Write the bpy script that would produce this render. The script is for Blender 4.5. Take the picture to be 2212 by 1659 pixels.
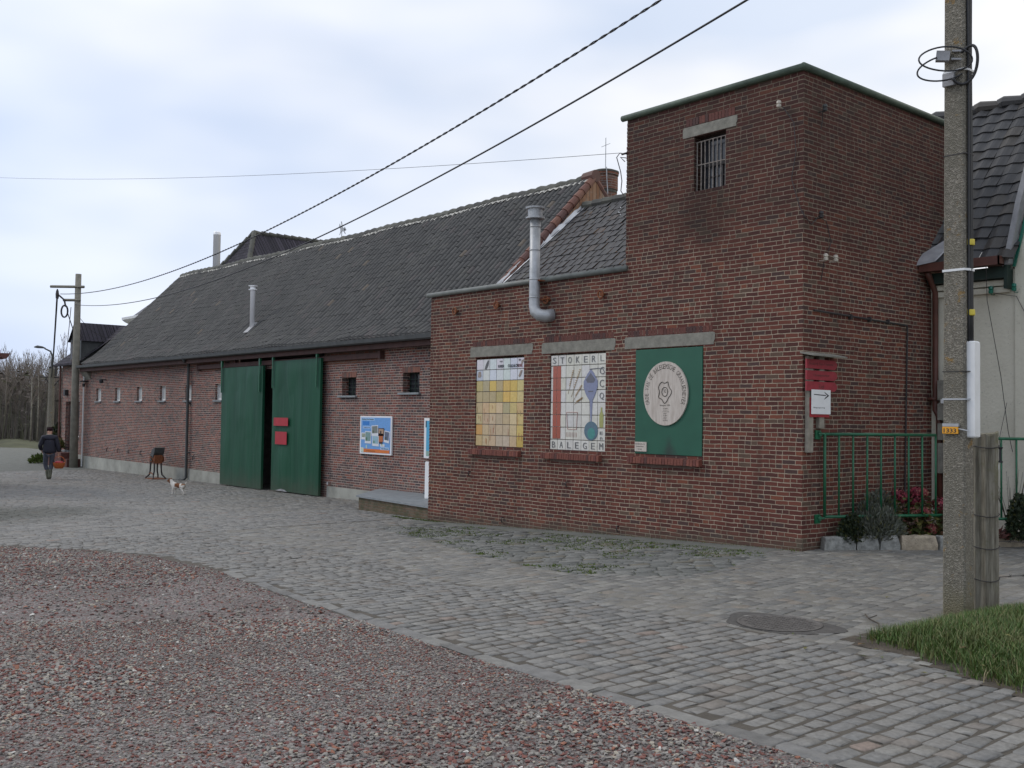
import bpy, math, random
import numpy as np
from mathutils import Vector, Matrix
D = bpy.data
for o in list(D.objects): D.objects.remove(o)
sc = bpy.context.scene
COL = sc.collection
PI = math.pi
# ------------------------------------------------------------------ camera
YAW, PITCH, ROLL = -0.864787, 0.032786, 0.013541
FPX = 2206.99
CAM = Vector((7.7746, -11.6716, 1.70))
def cam_axes():
    cy, sy = math.cos(YAW), math.sin(YAW)
    f = Vector((sy*math.cos(PITCH), cy*math.cos(PITCH), math.sin(PITCH)))
    r = Vector((cy, -sy, 0)); u = r.cross(f)
    c, s = math.cos(ROLL), math.sin(ROLL)
    return c*r+s*u, -s*r+c*u, f
cr, cu, cf = cam_axes()
cam = D.objects.new('camera', D.cameras.new('camera')); COL.objects.link(cam)
cam.data.sensor_width = 36; cam.data.lens = FPX/2212*36
cam.data.clip_start = 0.1; cam.data.clip_end = 2000
cam.matrix_world = Matrix(((cr.x, cu.x, -cf.x, CAM.x), (cr.y, cu.y, -cf.y, CAM.y), (cr.z, cu.z, -cf.z, CAM.z), (0, 0, 0, 1)))
sc.camera = cam
# ------------------------------------------------------------------ world, sun, exposure
SUN = Vector((-0.62, -0.45, 0.64)).normalized()
w = D.worlds.new('World'); sc.world = w; w.use_nodes = True
nt = w.node_tree; nt.nodes.clear()
N = nt.nodes.new; LK = nt.links.new
out = N('ShaderNodeOutputWorld'); mixs = N('ShaderNodeMixShader')
sky = N('ShaderNodeTexSky'); sky.sky_type = 'NISHITA'; sky.sun_disc = False
sky.sun_elevation = math.asin(SUN.z); sky.sun_rotation = math.atan2(SUN.x, SUN.y) % (2*PI)
sky.air_density = 1.0; sky.dust_density = 1.5; sky.ozone_density = 1.0
b1 = N('ShaderNodeBackground'); b1.inputs[1].default_value = 0.12; LK(sky.outputs[0], b1.inputs[0])
b2 = N('ShaderNodeBackground'); b2.inputs[1].default_value = 1.34
tc = N('ShaderNodeTexCoord'); mp = N('ShaderNodeMapping'); mp.inputs['Scale'].default_value = (1.0, 1.0, 2.6)
mp.inputs['Rotation'].default_value = (0.25, 0.45, 0.6); mp.inputs['Location'].default_value = (0.3, 0.1, 0.35)
LK(tc.outputs['Generated'], mp.inputs[0])
n1 = N('ShaderNodeTexNoise'); n1.inputs['Scale'].default_value = 1.7; n1.inputs['Detail'].default_value = 5; n1.inputs['Distortion'].default_value = 0.7; n1.inputs['Roughness'].default_value = .45
LK(mp.outputs[0], n1.inputs[0])
r1 = N('ShaderNodeValToRGB'); r1.color_ramp.elements[0].position = .30; r1.color_ramp.elements[0].color = (.80, .80, .80, 1)
r1.color_ramp.elements[1].position = .62; r1.color_ramp.elements[1].color = (1, 1, 1, 1)
LK(n1.outputs[0], r1.inputs[0]); LK(r1.outputs[0], mixs.inputs[0])
n2 = N('ShaderNodeTexNoise'); n2.inputs['Scale'].default_value = 1.2; n2.inputs['Detail'].default_value = 4; LK(mp.outputs[0], n2.inputs[0])
# brighter, warmer cloud on the tower side of the sky, bluer away from it
r2 = N('ShaderNodeValToRGB'); r2.color_ramp.elements[0].position = .36; r2.color_ramp.elements[0].color = (.57, .655, .81, 1)
r2.color_ramp.elements[1].position = .58; r2.color_ramp.elements[1].color = (1.03, 1.00, .96, 1)
LK(n2.outputs[0], r2.inputs[0]); vd = N('ShaderNodeVectorMath'); vd.operation = 'DOT_PRODUCT'; vd.inputs[1].default_value = (0.15, 0.93, 0.33); LK(tc.outputs['Generated'], vd.inputs[0])
r3 = N('ShaderNodeValToRGB'); r3.color_ramp.elements[0].position = 0.05; r3.color_ramp.elements[0].color = (.73, .81, .95, 1)
r3.color_ramp.elements[1].position = .80; r3.color_ramp.elements[1].color = (1.13, 1.08, 1.01, 1); LK(vd.outputs['Value'], r3.inputs[0])
mm = N('ShaderNodeMix'); mm.data_type = 'RGBA'; mm.blend_type = 'MULTIPLY'; mm.inputs[0].default_value = 1.0
LK(r2.outputs[0], mm.inputs[6]); LK(r3.outputs[0], mm.inputs[7]); LK(mm.outputs[2], b2.inputs[0])
LK(b1.outputs[0], mixs.inputs[1]); LK(b2.outputs[0], mixs.inputs[2]); LK(mixs.outputs[0], out.inputs[0])
sl = D.lights.new('sun', 'SUN'); sl.energy = 1.1; sl.angle = math.radians(18); sl.color = (1, .93, .82)
so = D.objects.new('sun', sl); COL.objects.link(so); so.rotation_euler = SUN.to_track_quat('Z', 'Y').to_euler()
sc.view_settings.view_transform = 'Standard'; sc.view_settings.look = 'None'
sc.view_settings.exposure = -0.10; sc.view_settings.gamma = 1
sc.render.engine = 'CYCLES'

# ------------------------------------------------------------------ materials
def srgb(r, g, b):
    f = lambda c: (c/255/12.92 if c/255 <= .04045 else ((c/255+.055)/1.055)**2.4)
    return (f(r), f(g), f(b), 1)
class NT:
    def __init__(s, name):
        s.m = D.materials.new(name); s.m.use_nodes = True; s.t = s.m.node_tree; s.t.nodes.clear()
        s.out = s.n('ShaderNodeOutputMaterial'); s.b = s.n('ShaderNodeBsdfPrincipled'); s.l(s.b.outputs[0], s.out.inputs[0])
    def n(s, t, **k):
        x = s.t.nodes.new(t)
        for a, v in k.items(): setattr(x, a, v)
        return x
    def l(s, a, b): s.t.links.new(a, b)
    def put(s, inp, v):
        if isinstance(v, (int, float)): inp.default_value = v
        elif isinstance(v, tuple): inp.default_value = v
        else: s.l(v, inp)
    def math(s, op, a, b=0.0, c=0.0, clamp=False):
        x = s.n('ShaderNodeMath', operation=op, use_clamp=clamp)
        s.put(x.inputs[0], a); s.put(x.inputs[1], b)
        if op in ('MULTIPLY_ADD', 'SMOOTH_MIN'): s.put(x.inputs[2], c)
        return x.outputs[0]
    def sstep(s, v, a, b):
        x = s.n('ShaderNodeMapRange', interpolation_type='SMOOTHSTEP')
        s.put(x.inputs[0], v); x.inputs[1].default_value = a; x.inputs[2].default_value = b
        return x.outputs[0]
    def mix(s, f, a, b, mode='MIX'):
        x = s.n('ShaderNodeMix', data_type='RGBA', blend_type=mode)
        s.put(x.inputs[0], f); s.put(x.inputs[6], a); s.put(x.inputs[7], b); return x.outputs[2]
    def noise(s, vec, scale, detail=3, rough=.5, dist=0):
        x = s.n('ShaderNodeTexNoise'); s.l(vec, x.inputs['Vector']); x.inputs['Scale'].default_value = scale
        x.inputs['Detail'].default_value = detail; x.inputs['Roughness'].default_value = rough; x.inputs['Distortion'].default_value = dist
        return x.outputs['Fac']
    def ramp(s, v, els, const=False):
        x = s.n('ShaderNodeValToRGB'); e = x.color_ramp.elements
        if const: x.color_ramp.interpolation = 'CONSTANT'
        while len(e) < len(els): e.new(.5)
        for i, (p, c) in enumerate(els): e[i].position = p; e[i].color = c
        s.put(x.inputs[0], v); return x.outputs[0]
    def pos(s):
        return s.n('ShaderNodeNewGeometry').outputs['Position']
    def bump(s, h, dist=.01, strength=1.0):
        x = s.n('ShaderNodeBump'); x.inputs['Strength'].default_value = strength; x.inputs['Distance'].default_value = dist
        s.l(h, x.inputs['Height']); s.l(x.outputs[0], s.b.inputs['Normal']); return x
    def fin(s, col=None, rough=.8, metal=0.0, spec=None):
        if col is not None: s.put(s.b.inputs['Base Color'], col)
        s.put(s.b.inputs['Roughness'], rough); s.b.inputs['Metallic'].default_value = metal
        if spec is not None: s.b.inputs['Specular IOR Level'].default_value = spec
        return s.m
def plain(name, c, rough=.7, metal=0.0, var=.25, scale=6, bump=0.0, c2=None, spec=None):
    s = NT(name); p = s.pos(); f = s.noise(p, scale, 5, .6)
    dark = c2 or tuple([v*(1-var) for v in c[:3]]+[1]); lite = tuple([min(1, v*(1+var*.6)) for v in c[:3]]+[1]) if c2 is None else c
    col = s.ramp(f, [(.3, dark), (.7, lite)])
    if bump: s.bump(s.noise(p, scale*6, 4), bump)
    return s.fin(col, rough, metal, spec)
def island(name, cols, rough=.75, nscale=20, namt=.35, bump=.0, bscale=60, tint=None, spec=None, metal=0.0):
    """colour picked per loose piece from a list of (share, colour)"""
    s = NT(name); g = s.n('ShaderNodeNewGeometry'); tot = sum(a for a, _ in cols); acc = 0; els = []
    for a, c in cols: els.append((acc/tot, c)); acc += a
    base = s.ramp(g.outputs['Random Per Island'], els, True)
    f = s.noise(g.outputs['Position'], nscale, 4, .6)
    k = s.ramp(f, [(.25, (1-namt, 1-namt, 1-namt, 1)), (.75, (1+namt*.3, 1+namt*.3, 1+namt*.3, 1))])
    col = s.mix(1.0, base, k, 'MULTIPLY')
    if tint: col = tint(s, g.outputs['Position'], col)
    if bump: s.bump(s.noise(g.outputs['Position'], bscale, 4), bump)
    return s.fin(col, rough, metal, spec)

def brick_mat(name, ch, bw, mw, cols, mortar, wob=.004, split=.35, bumpd=.006, extra=None, stagger=.25, hj=1.35):
    s = NT(name); g = s.n('ShaderNodeNewGeometry'); P = g.outputs['Position']
    sp = s.n('ShaderNodeSeparateXYZ'); s.l(P, sp.inputs[0]); sn = s.n('ShaderNodeSeparateXYZ'); s.l(g.outputs['True Normal'], sn.inputs[0])
    side = s.math('GREATER_THAN', s.math('ABSOLUTE', sn.outputs[0]), .6)
    top = s.math('GREATER_THAN', s.math('ABSOLUTE', sn.outputs[2]), .6)
    u = s.math('ADD', s.math('MULTIPLY', sp.outputs[0], s.math('SUBTRACT', 1.0, side)), s.math('MULTIPLY', sp.outputs[1], side))
    v = s.math('ADD', s.math('MULTIPLY', sp.outputs[2], s.math('SUBTRACT', 1.0, top)), s.math('MULTIPLY', sp.outputs[1], top))
    w1 = s.math('SUBTRACT', s.noise(P, 2.3, 3), .5); w2 = s.math('SUBTRACT', s.noise(P, 11, 3), .5); w3 = s.math('SUBTRACT', s.noise(P, 45, 2), .5)
    v = s.math('ADD', v, s.math('MULTIPLY', w1, wob*6)); v = s.math('ADD', v, s.math('MULTIPLY', w2, wob*2.2)); v = s.math('ADD', v, s.math('MULTIPLY', w3, wob))
    u = s.math('ADD', u, s.math('MULTIPLY', w2, wob*3)); u = s.math('ADD', u, s.math('MULTIPLY', w3, wob*1.2))
    vr = s.math('DIVIDE', s.math('ADD', v, 50.0), ch); row = s.math('FLOOR', vr); fv = s.math('FRACT', vr)
    wr = s.n('ShaderNodeTexWhiteNoise', noise_dimensions='1D'); s.l(row, wr.inputs['W'])
    off = s.math('ADD', s.math('MULTIPLY', s.math('MODULO', row, 2.0), .5), s.math('MULTIPLY', wr.outputs['Value'], stagger))
    uu = s.math('ADD', s.math('DIVIDE', s.math('ADD', u, 100.0), bw), off); cell = s.math('FLOOR', uu); fu = s.math('FRACT', uu)
    cb = s.n('ShaderNodeCombineXYZ'); s.l(cell, cb.inputs[0]); s.l(row, cb.inputs[1])
    wn = s.n('ShaderNodeTexWhiteNoise', noise_dimensions='2D'); s.l(cb.outputs[0], wn.inputs['Vector'])
    half = s.math('GREATER_THAN', fu, .5); spl = s.math('LESS_THAN', wn.outputs['Value'], split)
    cb2 = s.n('ShaderNodeCombineXYZ'); s.l(s.math('ADD', cell, s.math('MULTIPLY', s.math('MULTIPLY', half, spl), .37)), cb2.inputs[0]); s.l(s.math('ADD', row, .5), cb2.inputs[1])
    wc = s.n('ShaderNodeTexWhiteNoise', noise_dimensions='2D'); s.l(cb2.outputs[0], wc.inputs['Vector'])
    du = s.math('MULTIPLY', s.math('MINIMUM', fu, s.math('SUBTRACT', 1.0, fu)), bw)
    dh = s.math('ADD', s.math('MULTIPLY', s.math('ABSOLUTE', s.math('SUBTRACT', fu, .5)), bw), s.math('MULTIPLY', s.math('SUBTRACT', 1.0, spl), 1.0))
    dv = s.math('MULTIPLY', s.math('MINIMUM', fv, s.math('SUBTRACT', 1.0, fv)), ch)
    d = s.math('MINIMUM', s.math('MULTIPLY', s.math('MINIMUM', du, dh), hj), dv); d = s.math('ADD', d, s.math('MULTIPLY', w3, .004))
    mask = s.sstep(d, mw/2-.0016, mw/2+.0022)
    tot = sum(a for a, _ in cols); acc = 0; els = []
    for a, c in cols: els.append((acc/tot, c)); acc += a
    bc = s.ramp(wc.outputs['Value'], els, True)
    k = s.noise(P, 70, 3, .7); bc = s.mix(1.0, bc, s.ramp(k, [(.25, (.68, .68, .68, 1)), (.75, (1.15, 1.15, 1.15, 1))]), 'MULTIPLY')
    mc = s.mix(1.0, mortar, s.ramp(s.noise(P, 5, 4, .7), [(.3, (.62, .62, .60, 1)), (.65, (1.08, 1.08, 1.08, 1))]), 'MULTIPLY')
    col = s.mix(mask, mc, bc)
    big = s.ramp(s.noise(P, .9, 4, .6), [(.3, (.8, .8, .82, 1)), (.7, (1.08, 1.06, 1.05, 1))]); col = s.mix(1.0, col, big, 'MULTIPLY')
    if extra: col = extra(s, sp, P, col)
    s.bump(s.math('ADD', mask, s.math('MULTIPLY', k, .35)), bumpd)
    return s.fin(col, .88, 0, .25)
def tower_dirt(s, sp, P, col):
    # soot on the upper courses, washed green film at the foot, pale mortar smears
    h = s.math('ADD', sp.outputs[2], s.math('MULTIPLY', s.noise(P, .8, 4, .6), 2.6))
    soot = s.sstep(h, 4.3, 6.9); col = s.mix(s.math('MULTIPLY', soot, .52), col, (.028, .017, .015, 1))
    rx = s.math('ABSOLUTE', s.math('ADD', sp.outputs[0], 1.6)); rz = s.math('ABSOLUTE', s.math('SUBTRACT', sp.outputs[2], 4.7))
    st = s.math('MULTIPLY', s.math('SUBTRACT', 1.0, s.sstep(s.math('ADD', s.math('ADD', rx, rz), s.math('MULTIPLY', s.noise(P, 3, 3), .5)), .5, 1.2)), .5); col = s.mix(st, col, (.02, .014, .012, 1))
    zz = s.math('SUBTRACT', sp.outputs[2], s.math('MULTIPLY', sp.outputs[0], .037))
    foot = s.math('SUBTRACT', 1.0, s.sstep(s.math('ADD', zz, s.math('MULTIPLY', s.noise(P, 4, 4, .7), .35)), .16, .42))
    col = s.mix(s.math('MULTIPLY', foot, .55), col, (.085, .08, .06, 1))
    mv = s.n('ShaderNodeMapping'); mv.inputs['Scale'].default_value = (2.6, 2.6, .32); s.l(P, mv.inputs[0])
    stk = s.sstep(s.noise(mv.outputs[0], 1.5, 5, .65), .52, .74); col = s.mix(s.math('MULTIPLY', stk, .42), col, (.045, .032, .026, 1))
    eff = s.sstep(s.noise(P, 1.7, 5, .7), .60, .72); col = s.mix(s.math('MULTIPLY', eff, .35), col, (.16, .115, .095, 1))
    return col
M = {}
M['tower'] = brick_mat('weathered red brick', .0605, .205, .0112,
    [(3, (.148, .050, .038, 1)), (3, (.122, .041, .033, 1)), (2, (.098, .039, .033, 1)), (2, (.180, .062, .044, 1)), (1, (.088, .051, .046, 1)), (.7, (.132, .084, .062, 1)), (.4, (.215, .075, .047, 1))],
    (.43, .355, .265, 1), .0045, .3, .009, tower_dirt)
def barn_dirt(s, sp, P, col):
    foot = s.math('SUBTRACT', 1.0, s.sstep(s.math('ADD', sp.outputs[2], s.math('MULTIPLY', s.noise(P, 3, 4, .7), .5)), -.1, .5))
    return s.mix(s.math('MULTIPLY', foot, .3), col, (.16, .15, .13, 1))
M['barn'] = brick_mat('mixed pink brick', .0605, .215, .017,
    [(3, (.23, .085, .070, 1)), (2.4, (.115, .073, .072, 1)), (2, (.175, .078, .068, 1)), (1.3, (.28, .11, .08, 1)), (1.2, (.082, .062, .065, 1)), (1, (.17, .12, .10, 1))],
    (.44, .36, .31, 1), .002, .45, .006, barn_dirt)
M['patch'] = brick_mat('orange patch brick', .0605, .205, .013, [(2, (.26, .11, .07, 1)), (2, (.21, .09, .06, 1)), (1, (.18, .11, .085, 1))], (.33, .28, .24, 1), .002, .3)
M['header'] = island('header bricks', [(3, (.135, .048, .037, 1)), (2, (.105, .040, .033, 1)), (1, (.165, .058, .042, 1)), (1, (.08, .04, .036, 1))], .85, 30, .3, .004, 80)
M['header_pink'] = island('pink header bricks', [(3, (.27, .12, .085, 1)), (2, (.21, .10, .08, 1)), (1, (.16, .10, .085, 1))], .85, 30, .3)
M['sillbrick'] = island('sill bricks', [(3, (.185, .058, .040, 1)), (2, (.15, .046, .035, 1)), (1, (.215, .07, .047, 1)), (.4, (.10, .04, .033, 1))], .8, 25, .35, .004, 80)
M['concrete'] = plain('grey lintel concrete', (.235, .225, .19, 1), .9, var=.3, scale=9, bump=.006)
M['smear'] = plain('smeared mortar', (.15, .105, .085, 1), .95, var=.4, scale=14)
M['plinth'] = plain('rendered plinth', (.34, .34, .30, 1), .9, var=.28, scale=2.2, bump=.004)
M['coping'] = plain('weathered green coping', (.075, .105, .075, 1), .6, var=.35, scale=5)
M['coping2'] = plain('grey coping', (.15, .16, .145, 1), .55, var=.35, scale=5)
M['steel'] = plain('galvanised steel', (.42, .43, .44, 1), .5, .35, var=.2, scale=8)
M['bright'] = plain('stainless steel', (.92, .92, .93, 1), .35, .05, var=.03)
M['rust'] = plain('rust', (.22, .075, .03, 1), .9, var=.5, scale=30)
M['black'] = plain('black rubber', (.02, .02, .022, 1), .55, var=.2)
M['darkmetal'] = plain('dark iron', (.05, .045, .045, 1), .6, .3, var=.4, scale=20)
M['bars'] = plain('pale corroded bars', (.26, .225, .20, 1), .8, var=.5, scale=30)
s = NT('window glass'); M['glass'] = s.fin((.045, .05, .058, 1), .08, 0, .6)
M['whiteframe'] = plain('white frame paint', (.72, .72, .70, 1), .5, var=.12)
M['bluestone'] = plain('bluestone sill', (.24, .26, .27, 1), .7, var=.2)
M['brownwood'] = plain('brown painted wood', (.072, .032, .026, 1), .75, var=.35, scale=5)
M['brownpaint'] = plain('brown gutter paint', (.11, .04, .028, 1), .5, var=.3)
M['zinc'] = plain('dull zinc', (.062, .066, .066, 1), .55, .1, var=.3)
M['zincpale'] = plain('pale zinc flashing', (.34, .34, .35, 1), .6, .2, var=.25)
M['pvcwhite'] = plain('white plastic', (.72, .73, .73, 1), .45, var=.08)
M['white'] = plain('white board', (.82, .82, .82, 1), .5, var=.05)
def tint_lichen(s, P, col):
    return s.mix(s.math('MULTIPLY', s.sstep(s.noise(P, 3, 5, .7), .58, .75), .45), col, (.13, .125, .09, 1))
def moss_roof(s, P, col):
    col = s.mix(s.math('MULTIPLY', s.sstep(s.noise(P, 1.3, 5, .7), .52, .75), .45), col, (.095, .09, .072, 1))
    return s.mix(s.math('MULTIPLY', s.sstep(s.noise(P, 5, 5, .7), .62, .72), .35), col, (.05, .055, .03, 1))
M['pantile'] = island('dark pantiles', [(3, (.062, .061, .058, 1)), (2, (.053, .052, .050, 1)), (2, (.074, .072, .068, 1)), (.4, (.082, .072, .069, 1)), (.06, (.13, .105, .08, 1))], .75, 14, .3, .0, 60, moss_roof)
M['midtile'] = island('grey roof tiles', [(3, (.056, .054, .055, 1)), (2, (.050, .048, .050, 1)), (.5, (.072, .058, .052, 1))], .65, 10, .3, 0, 60, tint_lichen)
M['housetile'] = island('black wavy tiles', [(3, (.040, .040, .042, 1)), (2, (.034, .034, .036, 1)), (1, (.048, .043, .038, 1))], .6, 10, .25, 0, 60)
M['hiptile'] = island('bluish slates', [(3, (.045, .042, .055, 1)), (2, (.055, .052, .068, 1)), (1, (.036, .034, .045, 1))], .6, 10, .2)
M['verge'] = island('brown verge tiles', [(3, (.15, .058, .038, 1)), (2, (.11, .045, .034, 1)), (1, (.19, .08, .05, 1))], .6, 10, .25)
M['ridge'] = island('ridge tiles', [(3, (.085, .085, .07, 1)), (2, (.12, .12, .10, 1)), (1, (.065, .065, .06, 1))], .75, 8, .4)
M['ridgemortar'] = plain('pale ridge mortar', (.50, .48, .43, 1), .95, var=.5, scale=14)
# planks
s = NT('weathered cladding planks'); P = s.pos(); sp = s.n('ShaderNodeSeparateXYZ'); s.l(P, sp.inputs[0])
yy = s.math('MULTIPLY', sp.outputs[1], 9.0); wn = s.n('ShaderNodeTexWhiteNoise', noise_dimensions='1D'); s.l(s.math('FLOOR', yy), wn.inputs['W'])
c = s.ramp(wn.outputs['Value'], [(0, (.20, .095, .045, 1)), (.5, (.27, .14, .075, 1)), (1, (.33, .20, .12, 1))])
gap = s.sstep(s.math('MINIMUM', s.math('FRACT', yy), s.math('SUBTRACT', 1.0, s.math('FRACT', yy))), .02, .09)
c = s.mix(gap, (.05, .03, .02, 1), c); c = s.mix(s.math('MULTIPLY', s.sstep(s.noise(P, 2.5, 5, .7), .45, .7), .5), c, (.36, .33, .27, 1))
M['planks'] = s.fin(c, .85)
# door paint
s = NT('dented green door sheet'); P = s.pos()
mpn = s.n('ShaderNodeMapping'); mpn.inputs['Scale'].default_value = (3.2, 1, .55); s.l(P, mpn.inputs[0])
f = s.noise(mpn.outputs[0], .9, 2, .45, .4); c = s.ramp(f, [(.3, (.007, .058, .030, 1)), (.7, (.011, .078, .040, 1))])
c = s.mix(s.math('MULTIPLY', s.sstep(s.noise(mpn.outputs[0], 3.5, 5, .6), .60, .78), .30), c, (.05, .10, .07, 1))
sp = s.n('ShaderNodeSeparateXYZ'); s.l(P, sp.inputs[0])
mud = s.math('SUBTRACT', 1.0, s.sstep(s.math('ADD', sp.outputs[2], s.math('MULTIPLY', s.noise(P, 3.5, 5, .7), .7)), -.25, .55)); c = s.mix(s.math('MULTIPLY', mud, .55), c, (.075, .07, .05, 1))
c = s.mix(s.math('MULTIPLY', s.sstep(s.noise(P, 9, 5, .75), .66, .72), .5), c, (.045, .03, .02, 1)); s.bump(f, .05, .5); M['door'] = s.fin(c, .5, 0, .28)
M['greendark'] = plain('dark green eave paint', (.010, .028, .021, 1), .6, var=.3)
M['green'] = plain('green fence paint', (.012, .115, .052, 1), .4, var=.3, scale=12)
s = NT('green sign board'); P = s.pos(); sp = s.n('ShaderNodeSeparateXYZ'); s.l(P, sp.inputs[0])
c = s.ramp(s.noise(P, 3, 4), [(.3, (.008, .082, .048, 1)), (.7, (.012, .100, .058, 1))])
dx = s.math('MULTIPLY', s.math('ADD', sp.outputs[0], 2.28), 2.0); dz = s.math('SUBTRACT', sp.outputs[2], 1.17)
rr = s.math('ADD', s.math('ABSOLUTE', dx), s.math('ADD', dz, s.math('MULTIPLY', s.noise(P, 9, 3), .25)))
c = s.mix(s.math('MULTIPLY', s.math('SUBTRACT', 1.0, s.sstep(rr, .12, .55)), .8), c, (.018, .02, .02, 1)); M['signgreen'] = s.fin(c, .5)
s = NT('pale board wood'); P = s.pos(); mpn = s.n('ShaderNodeMapping'); mpn.inputs['Scale'].default_value = (14, 14, 1.6); s.l(P, mpn.inputs[0])
M['ovalwood'] = s.fin(s.ramp(s.noise(mpn.outputs[0], 3, 4, .6), [(.3, (.42, .36, .31, 1)), (.7, (.60, .54, .48, 1))]), .7)
M['greywood'] = plain('grey weathered wood', (.30, .27, .22, 1), .85, var=.3, scale=7, bump=.003)
s = NT('old timber post'); P = s.pos(); mpn = s.n('ShaderNodeMapping'); mpn.inputs['Scale'].default_value = (1, 1, .08); s.l(P, mpn.inputs[0])
f = s.noise(mpn.outputs[0], 38, 5, .65); c = s.ramp(f, [(.3, (.075, .065, .048, 1)), (.5, (.17, .155, .12, 1)), (.72, (.29, .27, .22, 1))])
c = s.mix(s.math('MULTIPLY', s.sstep(s.noise(P, 4, 4, .7), .5, .66), .6), c, (.11, .11, .045, 1)); s.bump(f, .012); M['post'] = s.fin(c, .9)
s = NT('wooden pole'); P = s.pos(); M['pole_wood'] = s.fin(s.ramp(s.noise(P, 5, 4), [(.3, (.17, .16, .13, 1)), (.7, (.25, .235, .195, 1))]), .9)
s = NT('exposed aggregate concrete'); P = s.pos()
vo = s.n('ShaderNodeTexVoronoi'); vo.inputs['Scale'].default_value = 85; s.l(P, vo.inputs['Vector'])
sepc = s.n('ShaderNodeSeparateColor'); s.l(vo.outputs['Color'], sepc.inputs[0])
c = s.ramp(sepc.outputs[0], [(0, (.13, .118, .095, 1)), (.45, (.165, .15, .12, 1)), (.75, (.22, .20, .16, 1)), (1, (.33, .30, .25, 1))])
c = s.mix(s.math('MULTIPLY', s.sstep(s.noise(P, 1.4, 4, .7), .35, .65), .55), c, (.14, .13, .10, 1))
c = s.mix(s.math('MULTIPLY', s.sstep(s.noise(P, 7, 5, .7), .60, .68), .75), c, (.26, .15, .035, 1))
sp = s.n('ShaderNodeSeparateXYZ'); s.l(P, sp.inputs[0])
c = s.mix(s.math('MULTIPLY', s.math('SUBTRACT', 1.0, s.sstep(s.math('ADD', sp.outputs[2], s.math('MULTIPLY', s.noise(P, 8, 3), .3)), .2, .6)), .5), c, (.14, .12, .045, 1))
s.bump(vo.outputs['Distance'], .008); M['poleconc'] = s.fin(c, .92)
s = NT('whitewashed wall'); P = s.pos(); c = s.ramp(s.noise(P, 1.2, 5, .6), [(.3, (.56, .53, .43, 1)), (.7, (.68, .65, .54, 1))])
c = s.mix(s.math('MULTIPLY', s.sstep(s.noise(P, 34, 3, .7), .62, .70), .5), c, (.28, .26, .22, 1)); s.bump(s.noise(P, 20, 4), .008); M['stucco'] = s.fin(c, .9)
# ground stones
def sett_tint(s, P, col):
    return s.mix(s.math('MULTIPLY', s.sstep(s.noise(P, 1.2, 5, .65), .45, .75), .45), col, (.20, .185, .165, 1))
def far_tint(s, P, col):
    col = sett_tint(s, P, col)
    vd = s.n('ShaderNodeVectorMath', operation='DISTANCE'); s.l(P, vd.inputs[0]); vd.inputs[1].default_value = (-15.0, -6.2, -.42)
    dip_shade = s.math('SUBTRACT', 1.0, s.sstep(s.math('ADD', vd.outputs['Value'], s.math('MULTIPLY', s.noise(P, .9, 3), 2.0)), 1.6, 4.2))
    return s.mix(s.math('MULTIPLY', dip_shade, .75), col, (.055, .058, .045, 1))  # shade of the left hollow, painted into the sett colour
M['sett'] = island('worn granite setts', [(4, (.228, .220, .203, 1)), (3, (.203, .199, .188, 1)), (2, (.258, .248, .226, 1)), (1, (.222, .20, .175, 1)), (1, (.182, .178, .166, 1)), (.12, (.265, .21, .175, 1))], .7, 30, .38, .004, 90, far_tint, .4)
M['settc'] = island('sanded setts', [(4, (.225, .215, .195, 1)), (3, (.185, .182, .17, 1)), (2, (.26, .25, .225, 1)), (1.5, (.165, .16, .148, 1)), (.4, (.235, .205, .17, 1)), (1.2, (.165, .16, .148, 1))], .6, 25, .35, .004, 90, sett_tint, .4)
M['settd'] = island('dark mossy setts', [(4, (.180, .180, .165, 1)), (3, (.15, .152, .14, 1)), (2, (.21, .208, .19, 1)), (.7, (.18, .165, .13, 1))], .7, 24, .4, .005, 90, None, .4)
s = NT('joint dirt'); P = s.pos(); c = s.ramp(s.noise(P, 3, 6, .7), [(.3, (.070, .060, .047, 1)), (.7, (.120, .105, .085, 1))])
at = s.n('ShaderNodeAttribute', attribute_name='zone'); sc3 = s.n('ShaderNodeSeparateColor'); s.l(at.outputs['Color'], sc3.inputs[0])
c = s.mix(sc3.outputs[0], c, s.ramp(s.noise(P, 9, 6, .75), [(.3, (.155, .145, .125, 1)), (.7, (.235, .22, .19, 1))]))   # sandy film
c = s.mix(s.math('MULTIPLY', sc3.outputs[1], s.sstep(s.noise(P, 2.6, 5, .7), .38, .52)), c, (.065, .085, .018, 1))            # moss, and the shade painted into the left hollow
c = s.mix(sc3.outputs[2], c, s.ramp(s.noise(P, 4, 5, .7), [(.3, (.11, .115, .10, 1)), (.7, (.18, .18, .16, 1))]))              # concrete apron
s.bump(s.noise(P, 60, 5, .7), .012); M['dirt'] = s.fin(c, .95)
s = NT('gravel bed soil'); P = s.pos(); vo = s.n('ShaderNodeTexVoronoi'); vo.inputs['Scale'].default_value = 48; s.l(P, vo.inputs['Vector'])
sepc = s.n('ShaderNodeSeparateColor'); s.l(vo.outputs['Color'], sepc.inputs[0])
c = s.ramp(sepc.outputs[0], [(0, (.13, .115, .105, 1)), (.4, (.21, .19, .18, 1)), (.62, (.18, .08, .068, 1)), (.8, (.25, .23, .22, 1)), (1, (.34, .32, .30, 1))])
c = s.mix(s.math('MULTIPLY', s.sstep(s.noise(P, .8, 4, .6), .4, .7), .5), c, (.10, .078, .068, 1)); s.bump(vo.outputs['Distance'], -.02); M['gravelbed'] = s.fin(c, .9)
def gtint(s, P, col): return s.mix(s.math('MULTIPLY', s.sstep(s.noise(P, .7, 4, .6), .42, .72), .40), col, (.105, .078, .068, 1))
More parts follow.
